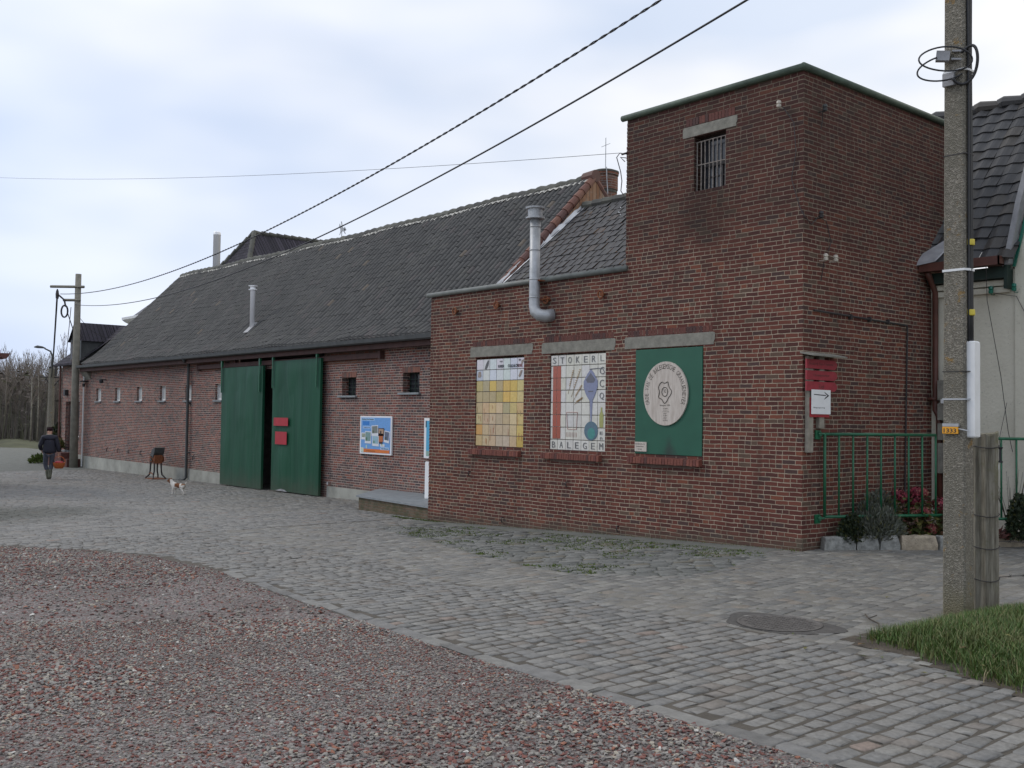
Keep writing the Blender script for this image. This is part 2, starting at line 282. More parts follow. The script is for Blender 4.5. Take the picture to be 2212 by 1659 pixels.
M['pebble'] = island('crushed stone and brick', [(5, (.225, .205, .185, 1)), (4, (.29, .27, .24, 1)), (2.5, (.16, .145, .138, 1)), (2.3, (.215, .082, .062, 1)), (2.0, (.165, .064, .054, 1)), (.9, (.30, .125, .075, 1)), (1.6, (.38, .34, .27, 1)), (.2, (.60, .58, .53, 1))], .75, 30, .25, 0, 60, gtint)
M['soil'] = plain('bare soil', (.085, .068, .05, 1), .95, var=.5, scale=8, bump=.02)
s = NT('mulch'); P = s.pos(); M['mulch'] = s.fin(s.ramp(s.noise(P, 25, 4, .7), [(.3, (.06, .022, .012, 1)), (.6, (.15, .06, .028, 1)), (.8, (.20, .12, .05, 1))]), .95); 
M['field'] = plain('field grass', (.075, .078, .038, 1), .95, var=.45, scale=.6)
M['kerb'] = island('kerb stones', [(3, (.195, .19, .18, 1)), (2, (.225, .218, .20, 1)), (1, (.165, .16, .15, 1))], .75, 12, .35, .006, 60)
M['rockgrey'] = plain('grey edging stone', (.27, .27, .25, 1), .85, var=.5, scale=12, bump=.012)
M['rocktan'] = plain('tan edging stone', (.36, .30, .22, 1), .85, var=.4, scale=9, bump=.012)
def grass_tint(s, P, col): return s.mix(s.math('MULTIPLY', s.sstep(s.noise(P, 3.2, 4, .6), .48, .7), .5), col, (.12, .12, .035, 1))
M['grass'] = island('verge grass', [(4, (.075, .135, .022, 1)), (3, (.10, .17, .032, 1)), (2, (.05, .095, .016, 1)), (1.6, (.19, .18, .06, 1)), (.9, (.28, .23, .12, 1))], .55, 9, .3, 0, 60, grass_tint)
M['moss'] = island('moss tufts', [(3, (.080, .120, .014, 1)), (2, (.060, .090, .012, 1)), (1, (.12, .14, .03, 1))], .9, 20, .3)
M['lav'] = island('lavender leaves', [(3, (.115, .125, .095, 1)), (2, (.15, .16, .13, 1)), (2, (.07, .08, .05, 1)), (1, (.13, .13, .05, 1))], .8, 20, .3)
M['box'] = island('dark evergreen leaves', [(3, (.018, .03, .012, 1)), (2, (.03, .045, .016, 1)), (.6, (.09, .09, .02, 1))], .6, 20, .3)
M['leaf'] = island('hydrangea leaves', [(3, (.085, .11, .025, 1)), (2, (.15, .14, .035, 1)), (1.5, (.055, .065, .02, 1)), (1, (.16, .09, .04, 1))], .6, 10, .3)
M['petal'] = island('faded crimson petals', [(3, (.20, .016, .035, 1)), (3, (.28, .03, .055, 1)), (2, (.12, .014, .026, 1)), (1, (.38, .16, .12, 1))], .7, 10, .3)
M['petal2'] = island('faded pink petals', [(3, (.36, .13, .10, 1)), (3, (.28, .04, .05, 1)), (2, (.40, .24, .15, 1))], .7, 10, .3)
M['bark'] = island('bare winter trees', [(3, (.20, .165, .14, 1)), (2, (.165, .14, .115, 1)), (1.5, (.24, .20, .17, 1)), (.6, (.16, .155, .10, 1))], .95, 2, .3)  # twig colours lightened to stand in for distance haze
M['barkpale'] = plain('pale bark', (.24, .22, .18, 1), .9, var=.4, scale=3)
M['scrub'] = island('tangled undergrowth', [(3, (.125, .105, .092, 1)), (2, (.10, .092, .075, 1)), (1.5, (.11, .11, .065, 1)), (1, (.16, .132, .11, 1))], .95, 2, .3)
def mossy(s, sp, P, col):
    return s.mix(s.math('MULTIPLY', s.sstep(s.noise(P, 3.5, 5, .7), .42, .62), .8), col, (.085, .085, .045, 1))
M['hiproof'] = brick_mat('coursed dark slates', .16, .26, .022, [(3, (.050, .046, .060, 1)), (2, (.066, .060, .076, 1)), (1, (.038, .035, .044, 1))], (.012, .012, .014, 1), .003, .0, .03)
M['mossybrick'] = brick_mat('mossy platform brick', .0605, .10, .013, [(2, (.16, .11, .075, 1)), (2, (.20, .14, .10, 1)), (1, (.13, .11, .075, 1))], (.19, .18, .13, 1), .004, .0, .01, mossy)
M['asphalt'] = plain('dark asphalt patch', (.095, .088, .080, 1), .9, var=.3, scale=20, bump=.01)
M['castiron'] = plain('worn cast iron', (.13, .12, .11, 1), .6, .2, var=.3, scale=20)
def attr_mat(name, rough=.35, spec=.5):
    s = NT(name); a = s.n('ShaderNodeAttribute', attribute_name='col')
    k = s.ramp(s.noise(s.pos(), 26, 4, .6), [(.3, (.86, .86, .86, 1)), (.7, (1.05, 1.05, 1.05, 1))])
    return s.fin(s.mix(1.0, a.outputs['Color'], k, 'MULTIPLY'), rough, 0, spec)
M['painted'] = attr_mat('painted colours'); M['glaze'] = attr_mat('glazed tile colours', .22)
M['red'] = plain('red notice', (.40, .022, .034, 1), .5, var=.1)
M['redwood'] = plain('red painted board', (.31, .026, .040, 1), .6, var=.2, scale=10)
M['ink'] = plain('black lettering', (.025, .025, .028, 1), .6, var=.1)
M['fadedink'] = plain('faded lettering', (.17, .045, .045, 1), .7, var=.1)
M['carved'] = plain('carved dark lettering', (.10, .085, .07, 1), .8, var=.2)
M['yellow'] = plain('orange number plate', (.75, .34, .02, 1), .4, var=.05)
M['yellowtape'] = plain('yellow tape', (.60, .48, .05, 1), .5)
M['skin'] = plain('skin', (.48, .27, .19, 1), .6, var=.1)
M['navy'] = plain('dark padded jacket', (.017, .018, .032, 1), .75, var=.3, scale=10)
M['jeans'] = plain('grey trousers', (.075, .085, .115, 1), .85, var=.25, scale=12)
M['boots'] = plain('olive rubber boots', (.10, .105, .07, 1), .5, var=.2)
M['shoe'] = plain('dark shoes', (.02, .02, .035, 1), .6)
M['cap'] = plain('maroon cap', (.045, .014, .024, 1), .8)
M['wicker'] = plain('orange wicker', (.50, .13, .03, 1), .7, var=.35, scale=40)
s = NT('white and tan fur'); g = s.n('ShaderNodeTexCoord'); a = s.n('ShaderNodeAttribute', attribute_name='col'); M['fur'] = s.fin(a.outputs['Color'], .9, 0, .2)
M['glassgreen'] = plain('green glass insulator', (.02, .16, .11, 1), .15, var=.2)
M['porcelain'] = plain('porcelain insulator', (.55, .50, .42, 1), .3, var=.3, scale=40)
M['cloth'] = plain('painted sky reflection', (.50, .51, .50, 1), .9, var=.2, scale=12)  # not cloth: pale grey for the sky reflection painted on the barn panes
M['inside'] = plain('dim interior wall', (.20, .18, .17, 1), .95, var=.3)

# ------------------------------------------------------------------ mesh builder
class MB:
    def __init__(s): s.v = []; s.f = []; s.m = []; s.c = []; s.cc = None; s.mi = 0
    def add(s, verts, faces):
        o = len(s.v); s.v += [tuple(v) for v in verts]
        for f in faces: s.f.append(tuple(i+o for i in f)); s.m.append(s.mi); s.c.append(s.cc)
    def box(s, a, b, R=None, o=None):
        x0, y0, z0 = a; x1, y1, z1 = b
        v = [(x0,y0,z0),(x1,y0,z0),(x1,y1,z0),(x0,y1,z0),(x0,y0,z1),(x1,y0,z1),(x1,y1,z1),(x0,y1,z1)]
        if R is not None: v = [tuple(R @ Vector(p)+Vector(o)) for p in v]
        s.add(v, [(0,3,2,1),(4,5,6,7),(0,1,5,4),(1,2,6,5),(2,3,7,6),(3,0,4,7)])
    def bevbox(s, a, b, e, jit=0, rng=None):
        x0,y0,z0 = a; x1,y1,z1 = b; v = []
        for (zz, k) in ((z0, e), (z0+e, 0), (z1-e, 0), (z1, e)):
            v += [(x0+k,y0+k,zz),(x1-k,y0+k,zz),(x1-k,y1-k,zz),(x0+k,y1-k,zz)]
        if jit: v = [(x+rng.uniform(-jit,jit), y+rng.uniform(-jit,jit), z+rng.uniform(-jit,jit)) for x,y,z in v]
        f = [(3,2,1,0),(12,13,14,15)]
        for k in range(3):
            for i in range(4): j=(i+1)%4; f.append((4*k+i,4*k+j,4*k+4+j,4*k+4+i))
        s.add(v, f)
    def tube(s, pts, r, n=8, caps=True, scaley=1.0, twist=0):
        pts = [Vector(p) for p in pts]; rs = r if isinstance(r, (list, tuple)) else [r]*len(pts)
        o = len(s.v); up0 = None
        for i, p in enumerate(pts):
            t = (pts[min(i+1,len(pts)-1)]-pts[max(i-1,0)]).normalized()
            if up0 is None: up0 = Vector((0,0,1)) if abs(t.z) < .9 else Vector((0,1,0))
            a = t.cross(up0)
            if a.length < 1e-4: a = t.cross(Vector((1,0,0)))
            a.normalize(); b = a.cross(t).normalized(); up0 = b
            for k in range(n):
                q = 2*PI*k/n+twist; s.v.append(tuple(p+a*(math.cos(q)*rs[i])+b*(math.sin(q)*rs[i]*scaley)))
        for i in range(len(pts)-1):
            for k in range(n):
                k2 = (k+1)%n; s.f.append((o+i*n+k, o+i*n+k2, o+(i+1)*n+k2, o+(i+1)*n+k)); s.m.append(s.mi); s.c.append(s.cc)
        if caps:
            s.f.append(tuple(o+k for k in reversed(range(n)))); s.m.append(s.mi); s.c.append(s.cc)
            s.f.append(tuple(o+(len(pts)-1)*n+k for k in range(n))); s.m.append(s.mi); s.c.append(s.cc)
    def lathe(s, prof, o, n=16, axis='z'):
        ox, oy, oz = o; v = []
        for r, h in prof:
            for k in range(n):
                q = 2*PI*k/n; c, d = r*math.cos(q), r*math.sin(q)
                v.append((ox+c, oy+d, oz+h) if axis=='z' else ((ox+c, oy+h, oz+d) if axis=='y' else (ox+h, oy+c, oz+d)))
        f = []
        for i in range(len(prof)-1):
            for k in range(n): k2=(k+1)%n; f.append((i*n+k,i*n+k2,(i+1)*n+k2,(i+1)*n+k))
        f += [tuple(reversed(range(n))), tuple((len(prof)-1)*n+k for k in range(n))]
        s.add(v, f)
    def prism(s, poly, map0, map1):
        """poly of 2D points, map0/map1 give 3D points of the two caps"""
        n = len(poly); v = [map0(p) for p in poly]+[map1(p) for p in poly]
        s.add(v, [tuple(reversed(range(n))), tuple(range(n,2*n))]+[(i,(i+1)%n,n+(i+1)%n,n+i) for i in range(n)])
    def build(s, name, mats, parent=None, smooth=False, fixn=True):
        me = D.meshes.new(name)
        me.from_pydata(s.v, [], s.f)
        mats = mats if isinstance(mats, (list, tuple)) else [mats]
        for m in mats: me.materials.append(M[m] if isinstance(m, str) else m)
        if len(mats) > 1: me.polygons.foreach_set('material_index', s.m)
        if any(c is not None for c in s.c):
            ca = me.color_attributes.new('col', 'FLOAT_COLOR', 'CORNER'); arr = []
            for p, c in zip(me.polygons, s.c): arr += list((c or (1,1,1,1)))*p.loop_total
            ca.data.foreach_set('color', arr)
        if smooth: me.polygons.foreach_set('use_smooth', [True]*len(me.polygons))
        me.update()
        if fixn and len(s.f) < 60000:
            import bmesh
            bm = bmesh.new(); bm.from_mesh(me); bmesh.ops.recalc_face_normals(bm, faces=bm.faces); bm.to_mesh(me); bm.free()
        o = D.objects.new(name, me); COL.objects.link(o)
        if parent: attach(o, parent)
        return o
def attach(o, parent):
    o.parent = parent; L = parent
    T = Vector(parent.get('_w', (0,0,0)))
    o.matrix_parent_inverse = Matrix.Translation(-T)
def tag(o, label=None, cat=None, group=None, kind=None):
    if label: o['label'] = label
    if cat: o['category'] = cat
    if group: o['group'] = group
    if kind: o['kind'] = kind
    return o
def thing(name, label, cat, loc=(0,0,0), group=None):
    o = D.objects.new(name, None); COL.objects.link(o); o.location = loc; o['_w'] = tuple(float(a) for a in loc)
    o.empty_display_size = .2
    return tag(o, label, cat, group)
def npmesh(name, verts, faces, mats, fm=None, smooth=False, parent=None, loops=4):
    verts = np.asarray(verts, np.float32); faces = np.asarray(faces, np.int32)
    me = D.meshes.new(name); nv, nf = len(verts), len(faces); k = faces.shape[1]
    me.vertices.add(nv); me.vertices.foreach_set('co', verts.ravel())
    me.loops.add(nf*k); me.loops.foreach_set('vertex_index', faces.ravel())
    me.polygons.add(nf); me.polygons.foreach_set('loop_start', np.arange(0, nf*k, k, dtype=np.int32))
    try: me.polygons.foreach_set('loop_total', np.full(nf, k, np.int32))
    except Exception: pass
    for m in (mats if isinstance(mats, (list, tuple)) else [mats]): me.materials.append(M[m])
    if fm is not None: me.polygons.foreach_set('material_index', np.asarray(fm, np.int32))
    me.polygons.foreach_set('use_smooth', np.full(nf, smooth, bool))
    me.update(calc_edges=True); me.validate()
    o = D.objects.new(name, me); COL.objects.link(o)
    if parent: attach(o, parent)
    return o
def text_mesh(body, size=1.0, bold=0.0):
    cu = D.curves.new('t', 'FONT'); cu.body = body; cu.size = size; cu.align_x = 'CENTER'; cu.align_y = 'CENTER'; cu.resolution_u = 2
    cu.extrude = .0015; cu.offset = bold
    o = D.objects.new('t', cu); COL.objects.link(o); dg = bpy.context.evaluated_depsgraph_get(); dg.update()
    me = D.meshes.new_from_object(o.evaluated_get(dg)); v = [tuple(p.co) for p in me.vertices]; f = [tuple(p.vertices) for p in me.polygons]
    D.objects.remove(o); D.curves.remove(cu); D.meshes.remove(me); return v, f
def put_text(mb, body, cx, cz, y, h, wfix=None, rot=0, bold=0.0, plane='y'):
    v, f = text_mesh(body, 1.0, bold)
    if not v: return
    xs = [p[0] for p in v]; ys = [p[1] for p in v]; ww = max(xs)-min(xs) or 1; hh = max(ys)-min(ys) or 1
    mx, my = (max(xs)+min(xs))/2, (max(ys)+min(ys))/2
    sy = h/hh; sx = (wfix/ww) if wfix else sy; c, d = math.cos(rot), math.sin(rot); o = []
    for x, yy, z in v:
        a, b = (x-mx)*sx, (yy-my)*sy; a, b = a*c-b*d, a*d+b*c
        o.append((cx+a, y-z, cz+b) if plane=='y' else (y+z, cx+a, cz+b))
    mb.add(o, f)

# ------------------------------------------------------------------ ground shape
HX = [-400, -200, -70, -35, -16, -8.3, -3.4, 0, 3, 30, 200]; HZ = [-.8, -.7, -.6, -.55, -.43, -.32, -.12, 0, .03, .1, .2]
def G(x, y=0): return float(np.interp(x, HX, HZ))
def Gn(x): return np.interp(x, HX, HZ)
KX = [-70, -26, -14, -8.9, -7.3, -5.6, -3.5, -1.9, -.5, .7, 2.5, 3.8, 5, 14]
KY = [-60, -19, -10.2, -7.5, -6.75, -6.4, -6.5, -6.78, -6.99, -7.1, -7.2, -7.22, -7.22, -7.1]
UX = [-60, -16, -12, -8.1, -5, -2.4, -.5, .7, 1.7, 3.1, 4.3, 14]; UY = [-2.5, -4.1, -4.2, -4.6, -4.3, -4.8, -5.2, -5.0, -4.9, -4.85, -4.9, -6.6]
DP = [(-8.1,-.35),(-7.9,-1.5),(-6.2,-2.1),(-4.6,-2.6),(-1.7,-3.6),(-.4,-3.75),(.55,-3.0),(.12,-.95),(-.35,-.35)]
def inpoly(x, y, poly):
    r = np.zeros(np.shape(x), bool); n = len(poly)
    for i in range(n):
        x0, y0 = poly[i]; x1, y1 = poly[(i+1) % n]
        c = ((y0 > y) != (y1 > y)) & (x < (x1-x0)*(y-y0)/((y1-y0) or 1e-9)+x0); r ^= c
    return r
def wedge(x, y, ml=1.5, mr=1.5):
    """is the point inside the camera's horizontal field, with a margin in metres"""
    dx, dy = x-CAM.x, y-CAM.y; dep = dx*cf.x+dy*cf.y; lat = dx*cr.x+dy*cr.y; k = .5035
    return (dep > 2) & (lat > -k*dep-ml) & (lat < k*dep+mr)
def vnoise(x, y, sc_, seed=0):
    xi, yi = np.floor(x*sc_).astype(int), np.floor(y*sc_).astype(int); fx, fy = x*sc_-xi, y*sc_-yi
    def h(a, b):
        n = (a*374761393+b*668265263+seed*1442695041) & 0x7fffffff; n = ((n ^ (n >> 13))*1274126177) & 0x7fffffff
        return (n & 0xffff)/65535.0
    fx = fx*fx*(3-2*fx); fy = fy*fy*(3-2*fy)
    return (h(xi,yi)*(1-fx)+h(xi+1,yi)*fx)*(1-fy)+(h(xi,yi+1)*(1-fx)+h(xi+1,yi+1)*fx)*fy
rs = np.random.RandomState(5)
# base terrain to the horizon
xs = np.array([-900,-400,-200,-120,-80,-61.5,-50,-42,-35,-25,-16,-8.3,-3.4,0,3,10,30,200,900.]); ys = np.array([-900,-300,-100,-60,-30,-15,-8,0,8,15,30,80,300,900.])
X, Y = np.meshgrid(xs, ys, indexing='ij'); Z = Gn(X)-.16
V = np.stack([X, Y, Z], -1).reshape(-1, 3); ny = len(ys)
I = np.arange(len(xs)-1)[:, None]*ny+np.arange(ny-1)[None]; F = np.stack([I, I+ny, I+ny+1, I+1], -1).reshape(-1, 4)
tag(npmesh('ground', V, F, 'field'), kind='structure')

def zone(x, y):
    """0 road setts, 1 sanded forecourt, 2 dark mossy patch, 3 concrete apron"""
    z = np.where(y > np.interp(x, UX, UY)+.25*(vnoise(x, y, .7, 3)-.5), 1, 0)
    z = np.where((x < -9) & (y < 1.2-.06*(x+9)*0) & (vnoise(x, y, .3, 8)+.10*(y+1.2) < .75), 0, z)
    z = np.where(x < -33, 3, z)
    z = np.where(inpoly(x, y, DP), 2, z)
    z = np.where((y > -.33-.12*vnoise(x, y, 1.1, 4)) & (x > -8.5) & (x < -.25) & (y < .3), 3, z)
    return z
def joint_drop(x, y, z):
    n = vnoise(x, y, 2.2, 11)*.6+vnoise(x, y, 7, 12)*.4
    d = np.where(z == 0, .0085+.005*(n-.5), np.where(z == 1, .0032+.011*(n-.36), np.where(z == 2, .020+.006*(n-.5), -.004)))
    dip_shade = np.hypot(x+15, y+6.2) < 3.2  # joints set deeper where the hollow's shade is painted
    d = np.where(dip_shade, .028, d)
    d = np.where((x < -9) & (z == 0) & ~dip_shade, .008+.006*n, d)
    return d
# joint sheet (near fine, far coarse)
def sheet(name, x0, x1, y0, y1, st, keep, parent=None, kind='structure'):
    xs = np.arange(x0, x1+st/2, st); ys = np.arange(y0, y1+st/2, st); X, Y = np.meshgrid(xs, ys, indexing='ij')
    zn = zone(X, Y); Z = Gn(X)-joint_drop(X, Y, zn)
    ny = len(ys); I = np.arange(len(xs)-1)[:, None]*ny+np.arange(ny-1)[None]
    cx, cy = X[:-1,:-1]+st/2, Y[:-1,:-1]+st/2; k = keep(cx, cy)
    F = np.stack([I, I+ny, I+ny+1, I+1], -1)[k]
    o = npmesh(name, np.stack([X,Y,Z],-1).reshape(-1,3), F, 'dirt', smooth=True)
    me = o.data; a = me.attributes.new('zone', 'FLOAT_COLOR', 'POINT')
    zf = zn.reshape(-1); c = np.zeros((len(zf), 4), np.float32); c[:,3] = 1
    c[:,0] = (zf == 1)*.95; c[:,1] = (zf == 2); c[:,2] = (zf == 3)
    c[:,1] = np.maximum(c[:,1], (np.hypot(X+15, Y+6.2).reshape(-1) < 2.6)*.7)  # same painted hollow shade, through the green joint channel
    if len(me.vertices) == len(zf): a.data.foreach_set('color', c.ravel())
    return o
road_y = lambda x: np.interp(x, KX, KY)
def k_near(x, y): return wedge(x, y, 2.2, 2.2) & (y > road_y(x)-.05)
def k_far(x, y): return (y > road_y(x)-.1)
pav = sheet('forecourt_joints', -13, 9, -9, 4.2, .055, k_near)
pav.name = 'forecourt'; tag(pav, kind='structure')
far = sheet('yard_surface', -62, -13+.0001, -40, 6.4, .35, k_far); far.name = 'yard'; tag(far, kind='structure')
side = sheet('side_paving', 9, 30, -9, 4, .5, lambda x, y: y > -60); side.name = 'side_paving'; tag(side, kind='structure')

def lay_setts(name, x0, x1, y0, y1, rw, ln, keepf, mats, angle=0.0, gap=.012, h=.012, jit=.006, seed=1, far=False):
    r = np.random.RandomState(seed); ca, sa = math.cos(angle), math.sin(angle)
    cx0, cy0 = (x0+x1)/2, (y0+y1)/2; R = math.hypot(x1-x0, y1-y0)/2+.3
    nr = int(2*R/rw); C = []
    for i in range(nr):
        u = -R+i*rw+r.uniform(-.004, .004); v = -R+r.uniform(0, ln)
        ll = r.uniform(.8, 1.25, int(2*R/ln*1.3))*ln; vv = v+np.cumsum(ll)-ll/2
        C.append(np.stack([np.full_like(vv, u), vv, ll, np.full_like(vv, rw)], 1))
    C = np.concatenate(C); wv = .03*(vnoise(C[:,1], C[:,0]*0, .8, seed)-.5)*2+.012*(vnoise(C[:,0], C[:,1], 3, seed+9)-.5)
    u = C[:,0]+wv; v = C[:,1]+.02*(vnoise(C[:,0], C[:,1], 1.1, seed+5)-.5)
    x = cx0+u*ca-v*sa; y = cy0+u*sa+v*ca; k = keepf(x, y) & (x > x0) & (x < x1) & (y > y0) & (y < y1)
    x, y, L, Wd = x[k], y[k], C[k,2], C[k,3]; n = len(x); zn = zone(x, y)
    a2 = (Wd-gap)/2*r.uniform(.88, 1.06, n); b2 = (L-gap)/2; rt = angle+r.normal(0, .03, n); c2, s2 = np.cos(rt), np.sin(rt)
    dz = r.normal(0, .0022, n); tx = r.normal(0, .018, n); ty = r.normal(0, .018, n)
    V = []
    for (sca, hz_) in ((1.0, -.035), (1.0, -h*.55), (.80, -.001)):
        for (p, q) in ((-1,-1),(1,-1),(1,1),(-1,1)):
            uu = p*a2*sca+r.uniform(-jit, jit, n)*(hz_ > -.03); vv2 = q*b2*(sca+.5*(1-sca))+r.uniform(-jit, jit, n)*(hz_ > -.03)
            px = x+uu*c2-vv2*s2; py = y+uu*s2+vv2*c2
            V.append(np.stack([px, py, Gn(px)+hz_+dz+uu*tx+vv2*ty], 1))
    V = np.stack(V, 1).reshape(-1, 3); b = np.arange(n)[:, None]*12
    f = []
    for kx in range(2):
        for i in range(4): j = (i+1) % 4; f.append((4*kx+i, 4*kx+j, 4*kx+4+j, 4*kx+4+i))
    f.append((8, 9, 10, 11))
    F = (b[:, :, None]+np.array(f)[None]).reshape(-1, 4); fm = np.repeat(np.where(zn == 0, 0, np.where(zn == 1, 1, 2)), 9)
    return npmesh(name, V, F, mats, fm, smooth=True)
MS = ['sett', 'settc', 'settd']
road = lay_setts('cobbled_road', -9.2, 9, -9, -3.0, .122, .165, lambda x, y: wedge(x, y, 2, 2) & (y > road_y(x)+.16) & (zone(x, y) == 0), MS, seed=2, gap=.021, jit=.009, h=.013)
tag(road, kind='structure')
fc = lay_setts('forecourt_paving', -9.2, 9, -6.5, 3.6, .135, .17, lambda x, y: wedge(x, y, 2, 2) & (zone(x, y) == 1) & ~((y > -.05) & (x < .0) & (x > -8.4)), MS, angle=.12, seed=3, h=.010)
tag(fc, kind='structure')
dk = lay_setts('old_paving', -8.6, 1.0, -4.2, -.2, .135, .26, lambda x, y: (zone(x, y) == 2), MS, angle=-.42, gap=.030, h=.014, jit=.010, seed=4)
tag(dk, kind='structure')
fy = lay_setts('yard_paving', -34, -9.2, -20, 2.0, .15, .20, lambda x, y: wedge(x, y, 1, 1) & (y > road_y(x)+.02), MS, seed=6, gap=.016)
tag(fy, kind='structure')
# moss tufts in the joints of the old paving
mb = MB(); r = random.Random(3)
for k in range(3600):
    x, y = r.uniform(-8, .5), r.uniform(-3.8, -.4)
    if not inpoly(np.array(x), np.array(y), DP) or vnoise(np.array(x), np.array(y), 1.6, 77) < .54: continue
    for q in range(5):
        px, py = x+r.gauss(0, .05), y+r.gauss(0, .02); a = r.uniform(0, PI); hh = r.uniform(.012, .030); ww = r.uniform(.008, .018)
        z = G(px)-.012; mb.add([(px-ww*math.cos(a), py-ww*math.sin(a), z), (px+ww*math.cos(a), py+ww*math.sin(a), z), (px+r.gauss(0,.012), py+r.gauss(0,.012), z+hh)], [(0,1,2)])
tag(mb.build('moss', 'moss', fixn=False), kind='stuff')
# kerb
mb = MB(); r = random.Random(4); x = -3.4
while x < 8.5:
    ln = r.uniform(.26, .50); x1 = x+ln-.022; ya, yb = float(road_y(x)), float(road_y(x1)); w_ = .135+r.uniform(-.015, .015)
    zt = G(x)+r.uniform(.0, .012); v = []
    for zz, k in ((zt-.12, 0), (zt-.012, 0), (zt, .012)):
        v += [(x+k, ya+k+.0, zz), (x1-k, yb+k, zz), (x1-k, yb+w_-k, zz), (x+k, ya+w_-k, zz)]
    v = [(a+r.uniform(-.010,.010), b+r.uniform(-.014,.014), c+r.uniform(-.005,.003)) for a,b,c in v]
    f = [(8,9,10,11)]+[(4*k+i,4*k+(i+1)%4,4*k+4+(i+1)%4,4*k+4+i) for k in range(2) for i in range(4)]
    mb.add(v, f); x = x1+.022
tag(mb.build('kerb', 'kerb'), kind='structure')
# gravel yard: bed + loose stones
xs = np.arange(-30, 13, .22); ys = np.arange(-26, -6.2, .22); X, Y = np.meshgrid(xs, ys, indexing='ij')
ky = road_y(X); Yc = np.minimum(Y, ky-.01); Z = Gn(X)-.012+.012*(vnoise(X, Yc, .7, 21)-.5)*np.clip((ky-Yc)*2, 0, 1)+np.clip((ky-Yc)*.3,0,.02)
I = np.arange(len(xs)-1)[:, None]*len(ys)+np.arange(len(ys)-1)[None]; k = (Y[:-1,:-1] < ky[:-1,:-1])
F = np.stack([I, I+len(ys), I+len(ys)+1, I+1], -1)[k]
tag(npmesh('gravel_yard', np.stack([X,Yc,Z],-1).reshape(-1,3), F, 'gravelbed', smooth=True), kind='structure')
def pebbles(n, dmin, dmax, smin, smax, seed):
    r = np.random.RandomState(seed); dep = dmin+(dmax-dmin)*np.sqrt(r.uniform((0), 1, n*3))
    lat = r.uniform(-1, 1, n*3)*(.5035*dep+.6); x = CAM.x+cf.x*dep/math.hypot(cf.x,cf.y)+cr.x*lat; y = CAM.y+cf.y*dep/math.hypot(cf.x,cf.y)+cr.y*lat
    ky = road_y(x); edge = r.uniform(-.01, .05, n*3)**1; k = (y < ky+edge*(r.uniform(0,1,n*3) < .3)) ; x, y, ky = x[k][:n], y[k][:n], ky[k][:n]; n = len(x)
    nz = vnoise(x, y, .8, 31); s_ = r.uniform(0, 1, n)**1.8*(smax-smin)+smin; s_ *= np.where(nz > .62, .7, 1.0)
    z = Gn(x)-.012+.012*(vnoise(x, y, .7, 21)-.5)*np.clip((ky-y)*2,0,1)+np.clip((ky-y)*.3,0,.02)+s_*.25
    base = np.array([(1,0,0),(0,1,0),(-1,0,0),(0,-1,0),(.55,.55,.75),(-.6,.5,.7),(-.5,-.6,.72),(.6,-.5,.68),(0,0,-.8)], float)
    f = np.array([(4,5,6),(4,6,7),(0,1,4),(1,5,4),(1,2,5),(2,6,5),(2,3,6),(3,7,6),(3,0,7),(0,4,7),(0,8,1),(1,8,2),(2,8,3),(3,8,0)])
    a = r.uniform(0, 2*PI, n); c, d = np.cos(a), np.sin(a); V = base[None]+r.uniform(-.22, .22, (n, 9, 3))
    V[:,:,0] *= (s_*r.uniform(.8, 1.4, n))[:, None]; V[:,:,1] *= (s_*r.uniform(.6, 1.0, n))[:, None]; V[:,:,2] *= (s_*r.uniform(.4, .75, n))[:, None]
    tl = r.normal(0, .25, n); V[:,:,2] += V[:,:,0]*np.sin(tl)[:, None]
    x2 = V[:,:,0]*c[:, None]-V[:,:,1]*d[:, None]+x[:, None]; y2 = V[:,:,0]*d[:, None]+V[:,:,1]*c[:, None]+y[:, None]
    W = np.stack([x2, y2, V[:,:,2]+z[:, None]], -1).reshape(-1, 3); F = (np.arange(n)[:, None, None]*9+f[None]).reshape(-1, 3); return W, F
parts = [pebbles(66000, 3.6, 8.5, .005, .019, 1), pebbles(56000, 8.0, 19, .008, .023, 2)]
W = np.concatenate([p[0] for p in parts]); F = np.concatenate([parts[0][1], parts[1][1]+len(parts[0][0])])
tag(npmesh('gravel', W, F, 'pebble'), kind='stuff')
# bare soil under verge and bed
mb = MB()
GP = [(3.52,-4.52),(3.6,-4.05),(3.62,-3.4),(3.7,-2.55),(4.3,-1.9),(7,-1.2),(10,-3),(10,-7.0),(6.2,-5.62),(4.95,-5.08),(4.1,-4.68)]
GR = 26
def bank(x, y):
    # mound height of the verge from the distance to its edge
    d = 1e9; n = len(GP)
    for i in range(n):
        a, b = Vector(GP[i]), Vector(GP[(i+1) % n]); p = Vector((x, y)); t = max(0, min(1, (p-a).dot(b-a)/(b-a).length_squared)); d = min(d, (p-(a+(b-a)*t)).length)
    return min(d*.28, .10)
xs = np.arange(3.3, 9, .1); ys = np.arange(-7.2, -1.2, .1); idx = {}; v = []; f = []
for i, x in enumerate(xs):
    for j, y in enumerate(ys):
        ins = inpoly(np.array(x), np.array(y), GP)
        if ins or bank(x, y) < .28*(.12+.14*float(vnoise(np.array(x), np.array(y), 2.5, 9))): idx[i, j] = len(v); v.append((x, y, G(x)+(.002+bank(x, y) if ins else -.0005)))
for (i, j) in idx:
    q = [(i,j),(i+1,j),(i+1,j+1),(i,j+1)]
    if all(a in idx for a in q): f.append(tuple(idx[a] for a in q))
mb.add(v, f); tag(mb.build('verge_soil', 'soil', smooth=True), kind='structure')
